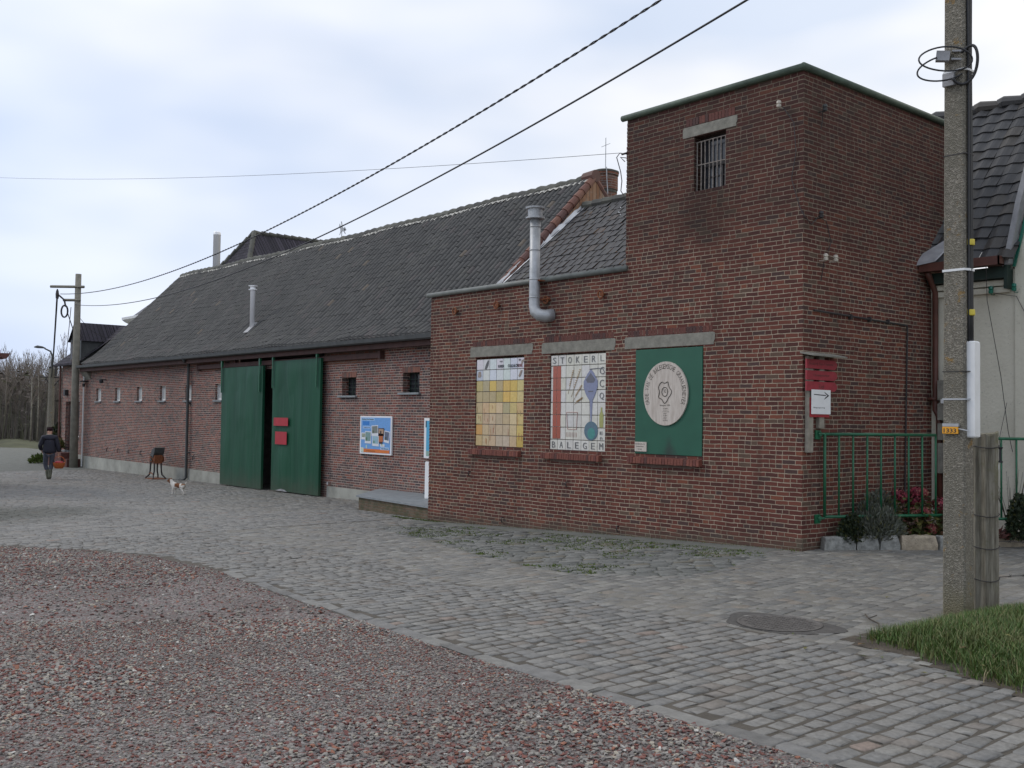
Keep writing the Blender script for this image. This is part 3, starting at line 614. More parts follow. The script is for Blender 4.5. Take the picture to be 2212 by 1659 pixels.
# grass blades
def grass(name, mat, pts, hmin, hmax, seed, w0=.0035):
    r = np.random.RandomState(seed); n = len(pts); P = np.array(pts); h = r.uniform(hmin, hmax, n); a = r.uniform(0, 2*PI, n); lean = r.uniform(.15, .8, n)*h
    wa = a+PI/2+r.normal(0,.3,n); wx, wy = np.cos(wa)*w0, np.sin(wa)*w0; lx, ly = np.cos(a)*lean, np.sin(a)*lean; V = []
    for t, ww in ((0, 1), (.5, .8), (1, .1)):
        for sg in (-1, 1): V.append(np.stack([P[:,0]+lx*t*t+sg*wx*ww, P[:,1]+ly*t*t+sg*wy*ww, P[:,2]+h*t*(1-.25*t*lean/h)], 1))
    V = np.stack(V, 1).reshape(-1, 3); b = np.arange(n)[:, None, None]*6; F = (b+np.array([(0,1,3,2),(2,3,5,4)])[None]).reshape(-1, 4)
    return npmesh(name, V, F, mat)
r = random.Random(7); pts = []
while len(pts) < 42000:
    x, y = r.uniform(3.35, 6.6), r.uniform(-6.2, -1.4)
    if not wedge(np.array(x), np.array(y), .5, .6): continue
    q_ = .10*(float(vnoise(np.array(x), np.array(y), 5, 3))-.5); ex, ey = x+r.gauss(0, .025)+q_, y+r.gauss(0, .03)+q_
    if inpoly(np.array(ex), np.array(ey), GP) and (bank(x, y) > .012 or r.random() < .35): pts.append((x, y, G(x)-.015+bank(x, y)))
tag(grass('grass', 'grass', pts, .03, .125, 5), kind='stuff')
# sparse weeds along the wall foot and the plank edge
pts = []
for k in range(1600):
    x = r.uniform(-9.6, -7.9) if k % 3 else r.uniform(-8, 0); y = -.03-abs(r.gauss(0, .05)); pts.append((x, y if x > -8.4 else .02-abs(r.gauss(0,.04)), G(x)-.01))
tag(grass('weeds', 'moss', pts, .015, .05, 8), kind='stuff')
# ================================================================== building helpers
def wall_y(mb, x0, x1, z0, z1, holes, y):
    """front wall sheet at y with recessed openings (hx0,hx1,hz0,hz1,depth)"""
    X = sorted({x0, x1} | {h[0] for h in holes} | {h[1] for h in holes}); Z_ = sorted({z0, z1} | {h[2] for h in holes} | {h[3] for h in holes})
    for a, b in zip(X, X[1:]):
        for c, d in zip(Z_, Z_[1:]):
            if any(h[0] <= a and b <= h[1] and h[2] <= c and d <= h[3] for h in holes): continue
            mb.add([(a,y,c),(b,y,c),(b,y,d),(a,y,d)], [(0,1,2,3)])
    for a, b, c, d, e in holes:
        mb.add([(a,y,c),(b,y,c),(b,y,d),(a,y,d),(a,y+e,c),(b,y+e,c),(b,y+e,d),(a,y+e,d)], [(0,1,5,4),(1,2,6,5),(2,3,7,6),(3,0,4,7)])
def headers(mb, x0, x1, z0, z1, y0, y1, pitch, r, tilt=0.0, plane='y'):
    n = max(1, round((x1-x0)/pitch)); p = (x1-x0)/n
    for i in range(n):
        a, b = x0+i*p+.004, x0+(i+1)*p-.004; j = r.uniform(-.003, .003); k = r.uniform(-.004, .004)
        v = [(a,y0+k,z0+j),(b,y0+k,z0+j),(b,y1,z0+j),(a,y1,z0+j),(a,y0+k+tilt*.2,z1-tilt+j),(b,y0+k+tilt*.2,z1-tilt+j),(b,y1,z1+j),(a,y1,z1+j)]
        mb.add(v, [(0,3,2,1),(4,5,6,7),(0,1,5,4),(1,2,6,5),(2,3,7,6),(3,0,4,7)])
def tiles(name, mat, x0, x1, prof, tw, cl, amp, step, parent, seed=1, kind='pan', xf=None, sag=0.0, sc=None):
    """tile field: prof = polyline [(y,z),...] from eave to ridge, columns along x"""
    r = np.random.RandomState(seed); pr = np.array(prof, float); seg = np.hypot(*np.diff(pr, axis=0).T); L = seg.sum(); cum = np.concatenate([[0], np.cumsum(seg)])
    def at(t):
        t = np.clip(t, 0, L); y = np.interp(t, cum, pr[:,0]); z = np.interp(t, cum, pr[:,1]); i = np.clip(np.searchsorted(cum, t, 'right')-1, 0, len(seg)-1)
        d = np.diff(pr, axis=0)[i]/seg[i][..., None]; return y, z, -d[...,1], d[...,0]
    nc = int(round((x1-x0)/tw)); tw = (x1-x0)/nc; nr = int(math.ceil(L/cl)); cl = L/nr; S = 6
    us = np.linspace(0, 1, S+1)
    if kind == 'pan': hp = amp*np.array([1.0, .98, .78, .28, .0, .05, .0])
    elif kind == 'wave': hp = amp*(.5-.5*np.cos(2*PI*us))
    else: hp = amp*np.array([0, .5, .25, .1, .25, .5, .9])
    V, F = [], []
    ii, jj = np.meshgrid(np.arange(nc), np.arange(nr), indexing='ij'); ii, jj = ii.ravel(), jj.ravel()
    if xf is not None:
        k = xf(x0+(ii+.5)*tw, (jj+.5)*cl); ii, jj = ii[k], jj[k]
    n = len(ii); jx = r.normal(0, .004, n); jt = r.normal(0, .005, n); jh = r.normal(0, .0025, n)
    rowsx = np.zeros(n) if kind == 'wave' else (jj % 2)*(tw*.5 if kind == 'flat' else 0)
    cols = []
    for (t, up) in ((0, -.6), (0, 1.0), (1.06, 0.0)):
        tt = (jj+t)*cl
        for k in range(S+1):
            y, z, ny_, nz_ = at(tt+(.06*cl*np.cos(2*PI*us[k]) if kind == 'wave' and t == 0 else 0)); h = (hp[k]+step*max(up, 0)+jh+(jt if t == 0 else 0)) if up >= 0 else np.zeros(n)
            if up < 0: h = h+hp[k]-.012
            px = x0+(ii+us[k]*1.0)*tw+jx+rowsx; px = np.minimum(px, x1+.02)
            sg = -sag*np.sin(np.clip((px-x0)/(x1-x0), 0, 1)*PI)*(tt/L)+(.02*np.sin(px*1.3)+.012*np.sin(px*3.1+1))*(1 if sag else 0)
            cols.append(np.stack([px, y+ny_*h, z+nz_*h+sg], 1))
    V = np.stack(cols, 1).reshape(-1, 3); w_ = S+1; f = []
    for a in (0, 1):
        for k in range(S): f.append((a*w_+k, a*w_+k+1, (a+1)*w_+k+1, (a+1)*w_+k))
    F = (np.arange(n)[:, None, None]*(3*w_)+np.array(f)[None]).reshape(-1, 4)
    return npmesh(name, V, F, mat, smooth=False, parent=parent)
R3 = random.Random(11)
def flue(parent, x, y, z0, z1, r, mat, capw=1.35, name='flue_pipe', plaincap=False):
    mb = MB(); mb.lathe([(r,0),(r,z1-z0-.16),(r*1.06,z1-z0-.155),(r*1.06,z1-z0-.12)], (x,y,z0), 16); p = mb.build(name, mat, parent, smooth=True)
    mb = MB(); zz = z1-.12
    if plaincap: mb.lathe([(r*1.02,-.0),(r*1.02,.05),(r*.9,.09),(r*.55,.115),(.01,.12)], (x,y,zz), 16)
    else:
        mb.lathe([(r*.9,-.01),(r*capw,0),(r*capw,.02),(r*1.05,.03),(r*1.05,.11),(r*capw*1.05,.115),(r*capw*1.05,.135),(r*.8,.145),(.01,.15)], (x,y,zz), 16)
    mb.build('cap', mat, p, smooth=False); return p

# ================================================================== BRICK BUILDING with tower
T = thing('brick_building', 'dark red brick building with flat roofed corner tower and blind windows with tile pictures', 'building', (-4, 0, 0))
holes = [(-6.95,-5.60,1.17,2.79,.09), (-4.93,-3.62,1.17,2.78,.09), (-2.97,-1.66,1.17,2.78,.09), (-1.86,-1.28,5.05,5.86,.22)]
mb = MB()
mb.v = []; wall_y(mb, -8.36, 0, -.8, 4.02, holes[:3], 0.0); wall_y(mb, -3.2, 0, 4.02, 6.40, holes[3:], 0.0)
mb.add([(0,0,-.8),(0,3.95,-.8),(0,3.95,6.40),(0,0,6.40)], [(0,1,2,3)])
mb.add([(-8.36,0,-.8),(-8.36,2.2,-.8),(-8.36,2.2,4.02),(-8.36,0,4.02)], [(3,2,1,0)])
mb.add([(-3.2,0,4.02),(-3.2,3.95,4.02),(-3.2,3.95,6.40),(-3.2,0,6.40)], [(3,2,1,0)])
mb.add([(-3.2,3.95,0),(0,3.95,0),(0,3.95,6.40),(-3.2,3.95,6.40)], [(3,2,1,0)])
mb.add([(-3.2,0,6.38),(0,0,6.38),(0,3.95,6.38),(-3.2,3.95,6.38)], [(0,1,2,3)])
mb.add([(-8.36,0.0,4.0),(-3.2,0.0,4.0),(-3.2,1.3,3.9),(-8.36,1.3,3.9)], [(0,1,2,3)])
mb.build('wall', 'tower', T, fixn=False)
# uneven brick ends standing proud along the free corners
r = random.Random(21)
for (cx, z, lim) in ((-8.36, -.35, 3.98), (-3.2, 4.11, 6.34)):
    mb = MB()
    while z < lim: e = r.uniform(.002, .012); mb.box((cx-e, -.004, z+.006), (cx+.05, .09, z+.052)); z += .0605
    mb.build('corner_bricks', 'tower', T)
# copings
mb = MB(); mb.tube([(-3.29,-.02,6.43),(.02,-.02,6.43)], .048, 12); mb.tube([(.02,-.05,6.43),(.02,3.98,6.43)], .048, 12); mb.build('coping', 'coping', T, smooth=True)
mb = MB(); mb.tube([(-8.46,-.02,4.055),(-3.17,-.02,4.055)], .046, 12); mb.build('coping', 'coping2', T, smooth=True)
mb = MB(); mb.box((-.08,3.93,6.37),(.12,4.03,6.47)); mb.build('coping_cap', 'pvcwhite', T)
# lintels, header courses, sills
for i, (a, b, c, d) in enumerate([(-7.11,-5.37,2.80,2.985), (-5.14,-3.41,2.79,2.975), (-3.21,-1.45,2.79,2.97), (-2.07,-1.08,5.87,6.025)]):
    mb = MB(); e = r.uniform(.01, .03)
    mb.prism([(a,c),(b-.02,c),(b-.02,c+.04),(b,c+.07),(b,d-.01),(b-.03,d),(a+e,d),(a,d-.03)], lambda p: (p[0],-.006,p[1]), lambda p: (p[0],.09,p[1])); mb.build('lintel', 'concrete', T)
    mb = MB(); headers(mb, a+.06, b-.04, d+.008, d+(.098 if i < 3 else .12), -.004, .03, .0605, r); mb.build('header_course', 'header', T)
for a, b, zt in ((-7.05,-5.64,1.13), (-5.06,-3.68,1.13), (-3.07,-1.66,1.14)):
    mb = MB(); headers(mb, a, b, zt-.11, zt, -.085, .05, .058, r, .02); mb.build('sill', 'sillbrick', T)
    mb = MB(); mb.prism([(a+.1,zt-.115),(b-.1,zt-.115),(b-.22,zt-.16),(b-.5,zt-.15),(a+.5,zt-.17),(a+.2,zt-.15)], lambda p: (p[0],-.0035,p[1]), lambda p: (p[0],.02,p[1])); mb.build('mortar_patch', 'smear', T)
# small barred window in the tower
wf = MB(); y = .17
for q in (((-1.86,y,5.05),(-1.28,y+.05,5.10)), ((-1.86,y,5.81),(-1.28,y+.05,5.86)), ((-1.86,y,5.10),(-1.82,y+.05,5.81)), ((-1.32,y,5.10),(-1.28,y+.05,5.81)), ((-1.82,y,5.42),(-1.32,y+.05,5.47))): wf.box(*q)
for k in range(1, 3): wf.box((-1.82+k*.166,y+.01,5.10),(-1.80+k*.166,y+.04,5.42))
wf.box((-1.82,y+.012,5.26),(-1.32,y+.038,5.275))
win = wf.build('window', 'darkmetal', T); mb = MB(); mb.box((-1.84,y+.03,5.08),(-1.30,y+.036,5.83)); mb.build('pane', 'glass', win)
mb = MB()
for k in range(8):
    bx = -1.84+k*.073+(.004 if k % 2 else 0); mb.tube([(bx,.05,5.02+.02*(k % 3)),(bx+r.uniform(-.006,.006),.05,5.4),(bx,.05,5.78)], .0085, 6)
mb.tube([(-1.86,.05,5.44),(-1.28,.05,5.44)], .008, 6); mb.tube([(-1.86,.05,5.78),(-1.28,.05,5.79)], .007, 6); mb.build('window_bars', 'bars', win)
# flue on the wing
mb = MB(); fx, fy_ = -5.16, -.17
mb.tube([(fx+.27,.03,3.44),(fx+.20,-.10,3.42),(fx+.12,-.16,3.44),(fx+.04,-.18,3.50),(fx,fy_,3.60),(fx,fy_,3.75),(fx,fy_,5.12)], [.108,.106,.102,.098,.093,.09,.089], 18)
for zz in (3.74, 4.05, 4.55, 4.95): mb.lathe([(.091,-.012),(.097,-.006),(.097,.006),(.091,.012)], (fx,fy_,zz), 18)
fl = mb.build('flue_pipe', 'steel', T, smooth=True)
mb = MB(); mb.lathe([(.10,0),(.165,.005),(.165,.03),(.125,.035),(.13,.17),(.165,.175),(.168,.205),(.10,.215),(.01,.22)], (fx,fy_,5.08), 20); mb.build('cap', 'steel', fl)
mb = MB(); mb.box((fx-.14,fy_-.01,4.02),(fx+.14,fy_+.16,4.035)); mb.build('bracket', 'rust', fl); mb = MB(); mb.tube([(fx-.03,-.1,3.70),(fx+.26,-.05,3.72)], .014, 6); mb.build('bracket', 'rust', fl)
# rusty anchor rings, hooks, insulators, wires, conduit
for k, (x, zz) in enumerate([(-7.55,3.69), (-6.32,3.71), (-5.0,3.70), (-3.70,3.69)]):
    mb = MB(); pts = [(x+.058*math.cos(q*PI/6), -.055, zz+.062*math.sin(q*PI/6)) for q in range(13)]; mb.tube(pts, .014, 6); mb.tube([(x,.02,zz),(x+.01,-.055,zz)], .03, 8); mb.tube([(x+.05,.02,zz),(x+.05,-.06,zz)], .012, 6)
    mb.build('iron_anchor', 'rust', T)
for k, (x, zz) in enumerate([(-7.06,.67), (-4.46,.62), (-6.1,-.10), (-3.3,.0)]):
    mb = MB(); mb.tube([(x,.01,zz+.03),(x,-.05,zz+.03),(x+.01,-.06,zz),(x,-.04,zz-.05),(x-.01,-.01,zz-.05)], .010, 6); mb.build('iron_hook', 'darkmetal', T)
for (x, yv, zz, mt, pl) in [(-.32,0,5.98,'porcelain','f'), (0,.35,5.93,'zinc','s'), (0,.27,4.47,'darkmetal','s'), (0,.38,3.91,'porcelain','s'), (0,.62,3.92,'porcelain','s')]:
    mb = MB(); ox, oy = (x, -.10) if pl == 'f' else (.10, yv)
    mb.lathe([(.012,-.05),(.03,-.04),(.034,-.01),(.02,0),(.034,.01),(.03,.04),(.015,.05)], (ox, oy, zz), 10); mb.tube([(x if pl=='f' else 0, .01 if pl=='f' else yv, zz-.04),(ox, oy, zz-.05)], .007, 6); mb.build('insulator', mt, T)
mb = MB(); mb.tube([(-.28,-.07,5.94),(-.13,-.03,5.7),(-.10,-.02,5.3),(-.17,-.02,4.95),(-.04,-.02,4.55),(.02,.0,4.42),(.03,.15,4.33),(.06,.27,4.45),(.03,.5,4.42),(.03,.62,4.15),(.03,.55,4.02)], .006, 5)
mb.tube([(.06,.35,5.9),(.03,.40,5.78),(.03,.36,5.66)], .006, 5); mb.tube([(.08,.38,3.88),(.02,.42,3.7),(.01,.41,3.6)], .006, 5); mb.build('loose_wire', 'darkmetal', T)
mb = MB(); mb.tube([(.025,.22,3.19),(.025,2.66,3.15),(.025,2.67,3.05),(.025,2.60,.55)], .014, 6)
for q in (1.1, 1.6, 2.1): mb.box((0,q,3.13),(.05,q+.03,3.20))
mb.build('conduit', 'darkmetal', T)
mb = MB(); mb.tube([(0,.9,.1),(.06,.9,.1)], .03, 8); mb.build('wall_stub', 'darkmetal', T)
mb = MB(); mb.tube([(-3.2,.03,5.86),(-3.34,-.02,5.90),(-3.40,-.03,5.84),(-3.32,-.02,5.6),(-3.30,-.01,5.45),(-3.33,0,5.3),(-3.22,0,5.15)], .008, 5); mb.tube([(-3.2,.02,5.8),(-3.3,-.05,5.82),(-3.22,-.03,5.74)], .008, 5); mb.tube([(-3.2,.0,5.88),(-3.3,-.02,5.87)], .016, 6); mb.build('cable_bracket', 'darkmetal', T)
# sloping grey roof behind the wing
tiles('roof', 'midtile', -9.52, -3.22, [(1.35,3.52),(5.25,6.73)], .24, .27, .016, .010, T, 5, 'flat')
tiles('roof', 'midtile', -9.52, -3.22, [(9.2,3.5),(5.25,6.73)], .30, .30, .022, .016, T, 6, 'flat')
mb = MB(); x = -9.5
while x < -3.3: mb.tube([(x,5.25,6.74),(x+.36,5.25,6.73)], [.115,.095], 8); x += .33
mb.build('ridge_tiles', 'ridge', T)
# ---- tile pictures set in the blind windows
def mural(name, label, x0, x1, z0, z1, nc, rowz, colf):
    t = thing(name, label, 'tile panel', ((x0+x1)/2, .03, z0)); mb = MB(); r = random.Random(int(abs(x0)*10))
    mb.cc = (.20,.18,.15,1); mb.box((x0,.034,z0),(x1,.085,z1)); w = (x1-x0)/nc
    for j in range(len(rowz)-1):
        for i in range(nc):
            mb.cc = colf(i, j, r); g = .012
            mb.bevbox((x0+i*w+g/2, .018+r.uniform(-.002,.002), rowz[j]+g/2), (x0+(i+1)*w-g/2, .040, rowz[j+1]-g/2), .004)
    mb.build('tiles', 'glaze', t); return t
y_ = lambda a, b, n: [a+(b-a)*k/n for k in range(n+1)]
r = random.Random(5)
def c1(i, j, r):
    j = 7-j
    if j < 2: return (.66+r.uniform(-.05,.04), .67+r.uniform(-.05,.04), .68+r.uniform(-.05,.05), 1) if not (j==1 and i in (0,)) else (.50,.53,.60,1)
    if j == 2: cs = [(.50,.40,.16),(.46,.38,.22),(.66,.48,.12),(.48,.40,.20),(.66,.46,.12),(.66,.47,.11),(.62,.48,.20)]
    elif j == 3: cs = [(.48,.40,.20),(.46,.38,.20),(.47,.38,.20),(.46,.36,.15),(.70,.48,.12),(.68,.49,.15),(.62,.48,.22)]
    elif j == 4: cs = [(.52,.42,.22),(.60,.42,.24),(.64,.47,.24),(.66,.50,.30),(.44,.38,.22),(.60,.45,.19),(.62,.44,.20)]
    elif j == 5: cs = [(.55,.44,.24),(.58,.42,.26),(.60,.45,.30),(.52,.40,.26),(.54,.42,.24),(.66,.51,.30),(.64,.48,.20)]
    elif j == 6: cs = [(.60,.33,.11),(.56,.42,.26),(.54,.40,.27),(.54,.42,.28),(.56,.44,.28),(.64,.50,.28),(.66,.48,.16)]
    else: cs = [(.54,.42,.20),(.56,.45,.27),(.58,.42,.28),(.52,.43,.32),(.56,.45,.34),(.58,.43,.26),(.56,.40,.10)]
    c = cs[i]; return (c[0]+r.uniform(-.02,.02), c[1]+r.uniform(-.02,.02), c[2], 1)
t = mural('tile_mural', 'yellow tile picture with two white top rows, in the leftmost blind window', -6.945, -5.605, 1.175, 2.755, 7, y_(1.175,2.755,8), c1)
mb = MB(); mb.cc = (.05,.06,.07,1)
put_text(mb, 'KOREN', -6.24, 2.615, .012, .05, .16, bold=.02); put_text(mb, 'COLLALON', -5.97+.07, 2.615, .012, .055, .30, bold=.02); mb.cc = (.25,.08,.10,1); put_text(mb, 'KOREL', -5.65-.07+.0, 2.615, .012, .05, .14, bold=.02)
mb.cc = (.10,.10,.10,1); put_text(mb, 'VAN', -6.24, 2.70, .012, .028, .08); put_text(mb, 'TIP', -5.73, 2.71, .012, .035, .07)
mb.prism([(-6.70,2.58),(-6.66,2.56),(-6.60,2.64),(-6.585,2.72),(-6.61,2.735),(-6.66,2.67)], lambda p:(p[0],.011,p[1]), lambda p:(p[0],.018,p[1]))
mb.build('lettering', 'glaze', t, fixn=False); mb = MB()
mb.cc = (.30,.24,.20,1); mb.prism([(-6.90,2.43),(-6.84,2.42),(-6.80,2.45),(-6.82,2.53),(-6.88,2.53)], lambda p:(p[0],.012,p[1]), lambda p:(p[0],.018,p[1])); mb.prism([(-5.70,2.60),(-5.67,2.60),(-5.64,2.68),(-5.61,2.66),(-5.63,2.72),(-5.68,2.70)], lambda p:(p[0],.012,p[1]), lambda p:(p[0],.018,p[1]))
mb.prism([(-5.76,2.43),(-5.73,2.41),(-5.69,2.46),(-5.66,2.53),(-5.70,2.53)], lambda p:(p[0],.012,p[1]), lambda p:(p[0],.018,p[1]))
rr = random.Random(9)
for k in range(26):
    mb.cc = rr.choice([(.55,.26,.12,1), (.50,.20,.12,1), (.42,.32,.16,1)]); a = rr.choice([-6.85,-6.66,-6.47,-5.98,-5.72])+rr.uniform(-.06,.06); b = 1.175+rr.uniform(.03,.75); mb.box((a,.013,b),(a+.006,.018,b+rr.uniform(.06,.14)))
mb.build('drawing', 'glaze', t, fixn=False)
def c2(i, j, r): a = r.uniform(-.04,.03); return (.66+a, .64+a, .57+a+r.uniform(-.02,.05), 1)
zr = [1.17, 1.345]+[1.345+(2.575-1.345)*k/6 for k in range(1, 7)]+[2.755]
t = mural('tile_mural', 'white tile picture with blue still, red column and lettering, in the middle blind window', -4.925, -3.625, 1.17, 2.755, 7, zr, c2)
mb = MB(); w = 1.30/7; ry = .012
P0 = lambda p: (p[0], ry, p[1]); P1 = lambda p: (p[0], .0175, p[1])
for k in range(6):
    mb.cc = (.36+.03*(k%2),.095,.06,1); a = 1.36+k*.203; mb.box((-4.865,.0125,a),(-4.775,.018,a+.195)); mb.box((-4.765,.0125,a),(-4.675,.018,a+.195))
mb.build('painted_column', 'glaze', t, fixn=False); mb = MB(); mb.cc = (.16,.16,.16,1)
for i, ch_ in enumerate('STOKERIJ'[:6]): put_text(mb, ch_, -4.925+w*(i+.5), 2.665, ry, .105, .085)
put_text(mb, 'I', -4.925+w*6.35, 2.675, ry, .09, .012); mb.box((-4.925+w*6.35,.010,2.625),(-4.925+w*6.75,.0175,2.632))
for i, ch_ in enumerate('BALEGEM'): put_text(mb, ch_, -4.925+w*(i+.5), 1.258, ry, .105, .085)
for i, ch_ in enumerate('CCQ'): put_text(mb, ch_, -4.925+w*6.5, 2.47-.205*i, ry, .12, .10)
put_text(mb, 'E', -4.925+w*6.5, 1.47, ry, .05, .07); put_text(mb, 'n', -4.925+w*6.5, 1.385, ry, .04, .05)
mb.build('lettering', 'glaze', t, fixn=False); mb = MB()
def ell(cx, cz, a, b, n=20): return [(cx+a*math.cos(2*PI*k/n), cz+b*math.sin(2*PI*k/n)) for k in range(n)]
mb.cc = (.22,.24,.36,1); mb.prism([(-4.13,2.30),(-4.05,2.42),(-3.97,2.50),(-3.90,2.44),(-3.81,2.30),(-3.81,2.22),(-3.86,2.10),(-3.92,2.0),(-3.945,1.62),(-3.965,1.62),(-3.985,1.98),(-4.07,2.08),(-4.13,2.2)], P0, P1)
mb.cc = (.13,.13,.16,1); mb.prism([(-4.08,2.33),(-3.97,2.44),(-3.86,2.33),(-3.90,2.28),(-4.04,2.28)], lambda p:(p[0],.0105,p[1]), P0); mb.box((-4.02,.0105,2.13),(-3.91,.012,2.15))
mb.tube([(-3.99,.012,2.50),(-3.80,.012,2.51),(-3.70,.012,2.50),(-3.655,.012,2.44)], .006, 5)
mb.cc = (.10,.17,.22,1); mb.prism(ell(-3.95,1.50,.155,.155), lambda p:(p[0],.0105,p[1]), P1); mb.cc = (.07,.26,.24,1); mb.prism(ell(-3.94,1.46,.085,.09), lambda p:(p[0],.009,p[1]), lambda p:(p[0],.0105,p[1]))
mb.build('painted_still', 'glaze', t, fixn=False); mb = MB(); mb.cc = (.52,.34,.30,1)
for (a, b) in (((-4.53,1.80),(-4.50,1.52)), ((-4.27,1.80),(-4.29,1.52))): mb.tube([(a[0],.014,a[1]),(b[0],.014,b[1])], .006, 5)
mb.tube([(-4.50,.014,1.52),(-4.29,.014,1.52)], .006, 5); mb.tube([(-4.53,.014,1.80),(-4.27,.014,1.80)], .006, 5)
mb.build('painted_barrel', 'glaze', t, fixn=False); mb = MB(); mb.cc = (.36,.22,.09,1)
for (a, b, c, d) in ((-4.50,2.10,-4.38,2.47), (-4.42,2.05,-4.22,2.48), (-4.38,1.98,-4.18,2.22), (-4.35,1.93,-4.16,2.02)):
    mb.tube([(a,.014,b),(c,.014,d)], .003, 4)
    for k in range(9):
        q = .35+.65*k/8; px, pz = a+(c-a)*q, b+(d-b)*q
        for sgn in (-1, 1): mb.add([(px,.0125,pz),(px+sgn*.022,.0125,pz+.022),(px+sgn*.006,.0125,pz+.028)], [(0,1,2)])
mb.build('painted_wheat', 'glaze', t, fixn=False); mb = MB(); mb.cc = (.36,.36,.13,1); mb.prism([(-3.76,1.56),(-3.68,1.56),(-3.675,1.76),(-3.705,1.82),(-3.705,1.88),(-3.735,1.88),(-3.735,1.82),(-3.765,1.76)], P0, P1)
mb.build('painted_bottle', 'glaze', t, fixn=False); mb = MB(); mb.cc = (.45,.24,.20,1)
for k in range(8): mb.box((-4.53+k*.034,.014,1.39),(-4.526+k*.034,.018,1.47))
mb.build('drawing', 'glaze', t, fixn=False)
# green board with the oval
t = thing('sign_board', 'green painted board with oval wooden plaque, right of the two tile pictures', 'sign', (-2.32,.0,1.17))
mb = MB(); mb.bevbox((-2.965,-.012,1.175),(-1.665,.02,2.765),.004); mb.build('board', 'signgreen', t)
ocx, ocz, oa, ob = -2.345, 2.09, .432, .478
mb = MB(); mb.prism(ell(ocx,ocz,oa,ob,56), lambda p:(p[0],-.038,p[1]), lambda p:(p[0],-.012,p[1])); pl = mb.build('plaque', 'ovalwood', t)
mb = MB(); txt = 'ORDE VAN DE BALEGEMSCHE GRAANJENEVER'; n = len(txt)
for i, ch_ in enumerate(txt):
    if ch_ == ' ': continue
    q = math.radians(205-(205+25)*(i+.5)/n); px, pz = ocx+.365*math.cos(q), ocz+.405*math.sin(q); ro = math.atan2(math.sin(q)/.405, math.cos(q)/.365)-PI/2
    put_text(mb, ch_, px, pz, -.038, .072, .034, rot=ro)
def loop(cx, cz, f, n=40, rad=.0065):
    pts = [(cx+f(2*PI*k/n)[0], -.040, cz+f(2*PI*k/n)[1]) for k in range(n+1)]; mb.tube(pts, rad, 5)
loop(ocx-.01, 2.115, lambda q: ((.118+.02*math.cos(5*q))*math.cos(q), (.15+.022*math.cos(5*q+1.5))*math.sin(q)))
loop(ocx-.005, 2.115, lambda q: (.056*math.cos(q), .068*math.sin(q))); put_text(mb, 'VD', ocx-.005, 2.125, -.038, .055, .05)
put_text(mb, 'Balegem 1990', ocx, 1.91, -.038, .03, .20)
for k, sx in enumerate(['De Graeve', 'Jan Smet', 'Graanstokerij', 'De Roo', 'De Wael', 'Van Hoe', 'De Pauw', 'Van Damme']): put_text(mb, sx, ocx-.01+len(sx)*.002, 1.868-k*.026, -.038, .014, .010*len(sx))
mb.build('lettering', 'carved', pl, fixn=False)
mb = MB(); mb.box((-2.955,-.03,1.21),(-2.72,-.012,1.355)); sb = mb.build('nameplate', 'ovalwood', t); mb = MB()
for k, sx in enumerate(['Geschonken door de', 'Belangstelling', 'De Orde']): put_text(mb, sx, -2.85, 1.325-k*.04, -.03, .02, .011*len(sx)); 
mb.build('lettering', 'carved', sb, fixn=False)

# ================================================================== BARN
B = thing('barn', 'long pink brick barn with a dark pantiled roof and green sliding doors', 'barn', (-20, 2, -.45))
WL = [(-33.52,-32.98), (-31.42,-30.88), (-29.20,-28.69), (-27.04,-26.53), (-24.87,-24.38), (-22.56,-22.06)]
holes = [(a,b,2.12,2.62,.16) for a,b in WL]+[(-14.98,-14.30,2.20,2.66,.24), (-12.23,-11.55,2.25,2.72,.24), (-19.9,-17.6,-.7,3.0,.3), (-21.2,-15.9,3.18,3.36,.12)]
mb = MB(); wall_y(mb, -34.86, -8.3, -.9, 3.45, holes, 2.0); mb.add([(-9.56,2.0,-.9),(-9.56,9.3,-.9),(-9.56,9.3,3.4),(-9.56,5.65,7.4),(-9.56,2.0,3.4)], [(0,1,2,3,4)])
mb.add([(-34.86,2.0,-.9),(-34.86,9.3,-.9),(-34.86,9.3,3.4),(-34.4,5.65,7.4),(-34.86,2.0,3.4)], [(4,3,2,1,0)]); mb.build('wall', 'barn', B, fixn=False)
mb = MB(); mb.box((-15.85,1.994,3.02),(-13.0,2.01,3.32)); mb.build('patched_brickwork', 'patch', B)
mb = MB(); mb.box((-24.1,1.994,3.05),(-21.9,2.01,3.42)); mb.build('patched_brickwork', 'patch', B)
mb = MB()   # dark threshing bay behind the gap of the doors
mb.add([(-21.5,2.3,-.6),(-15.5,2.3,-.6),(-15.5,6.5,-.6),(-21.5,6.5,-.6)], [(0,1,2,3)]); mb.add([(-21.5,6.5,-.6),(-15.5,6.5,-.6),(-15.5,6.5,3.4),(-21.5,6.5,3.4)], [(0,1,2,3)])
mb.add([(-21.5,2.3,-.6),(-21.5,6.5,-.6),(-21.5,6.5,3.4),(-21.5,2.3,3.4)], [(0,1,2,3)]); mb.add([(-15.5,2.3,-.6),(-15.5,6.5,-.6),(-15.5,6.5,3.4),(-15.5,2.3,3.4)], [(0,1,2,3)]); mb.add([(-21.5,2.3,3.4),(-15.5,2.3,3.4),(-15.5,6.5,3.4),(-21.5,6.5,3.4)], [(0,1,2,3)])
mb.build('interior', 'inside', B, fixn=False)
mb = MB()
for k in range(7): mb.box((-19.4+k*.3, 3.2+.3*(k%3), -.6+.0), (-19.2+k*.3, 3.5+.3*(k%3), .2+.3*((k*5)%4)))
for k in range(6): mb.tube([(-19.6,3.4,.3+.42*k),(-17.6,3.4,.4+.42*k)], .035, 6)
mb.build('stored_racks', 'darkmetal', B)
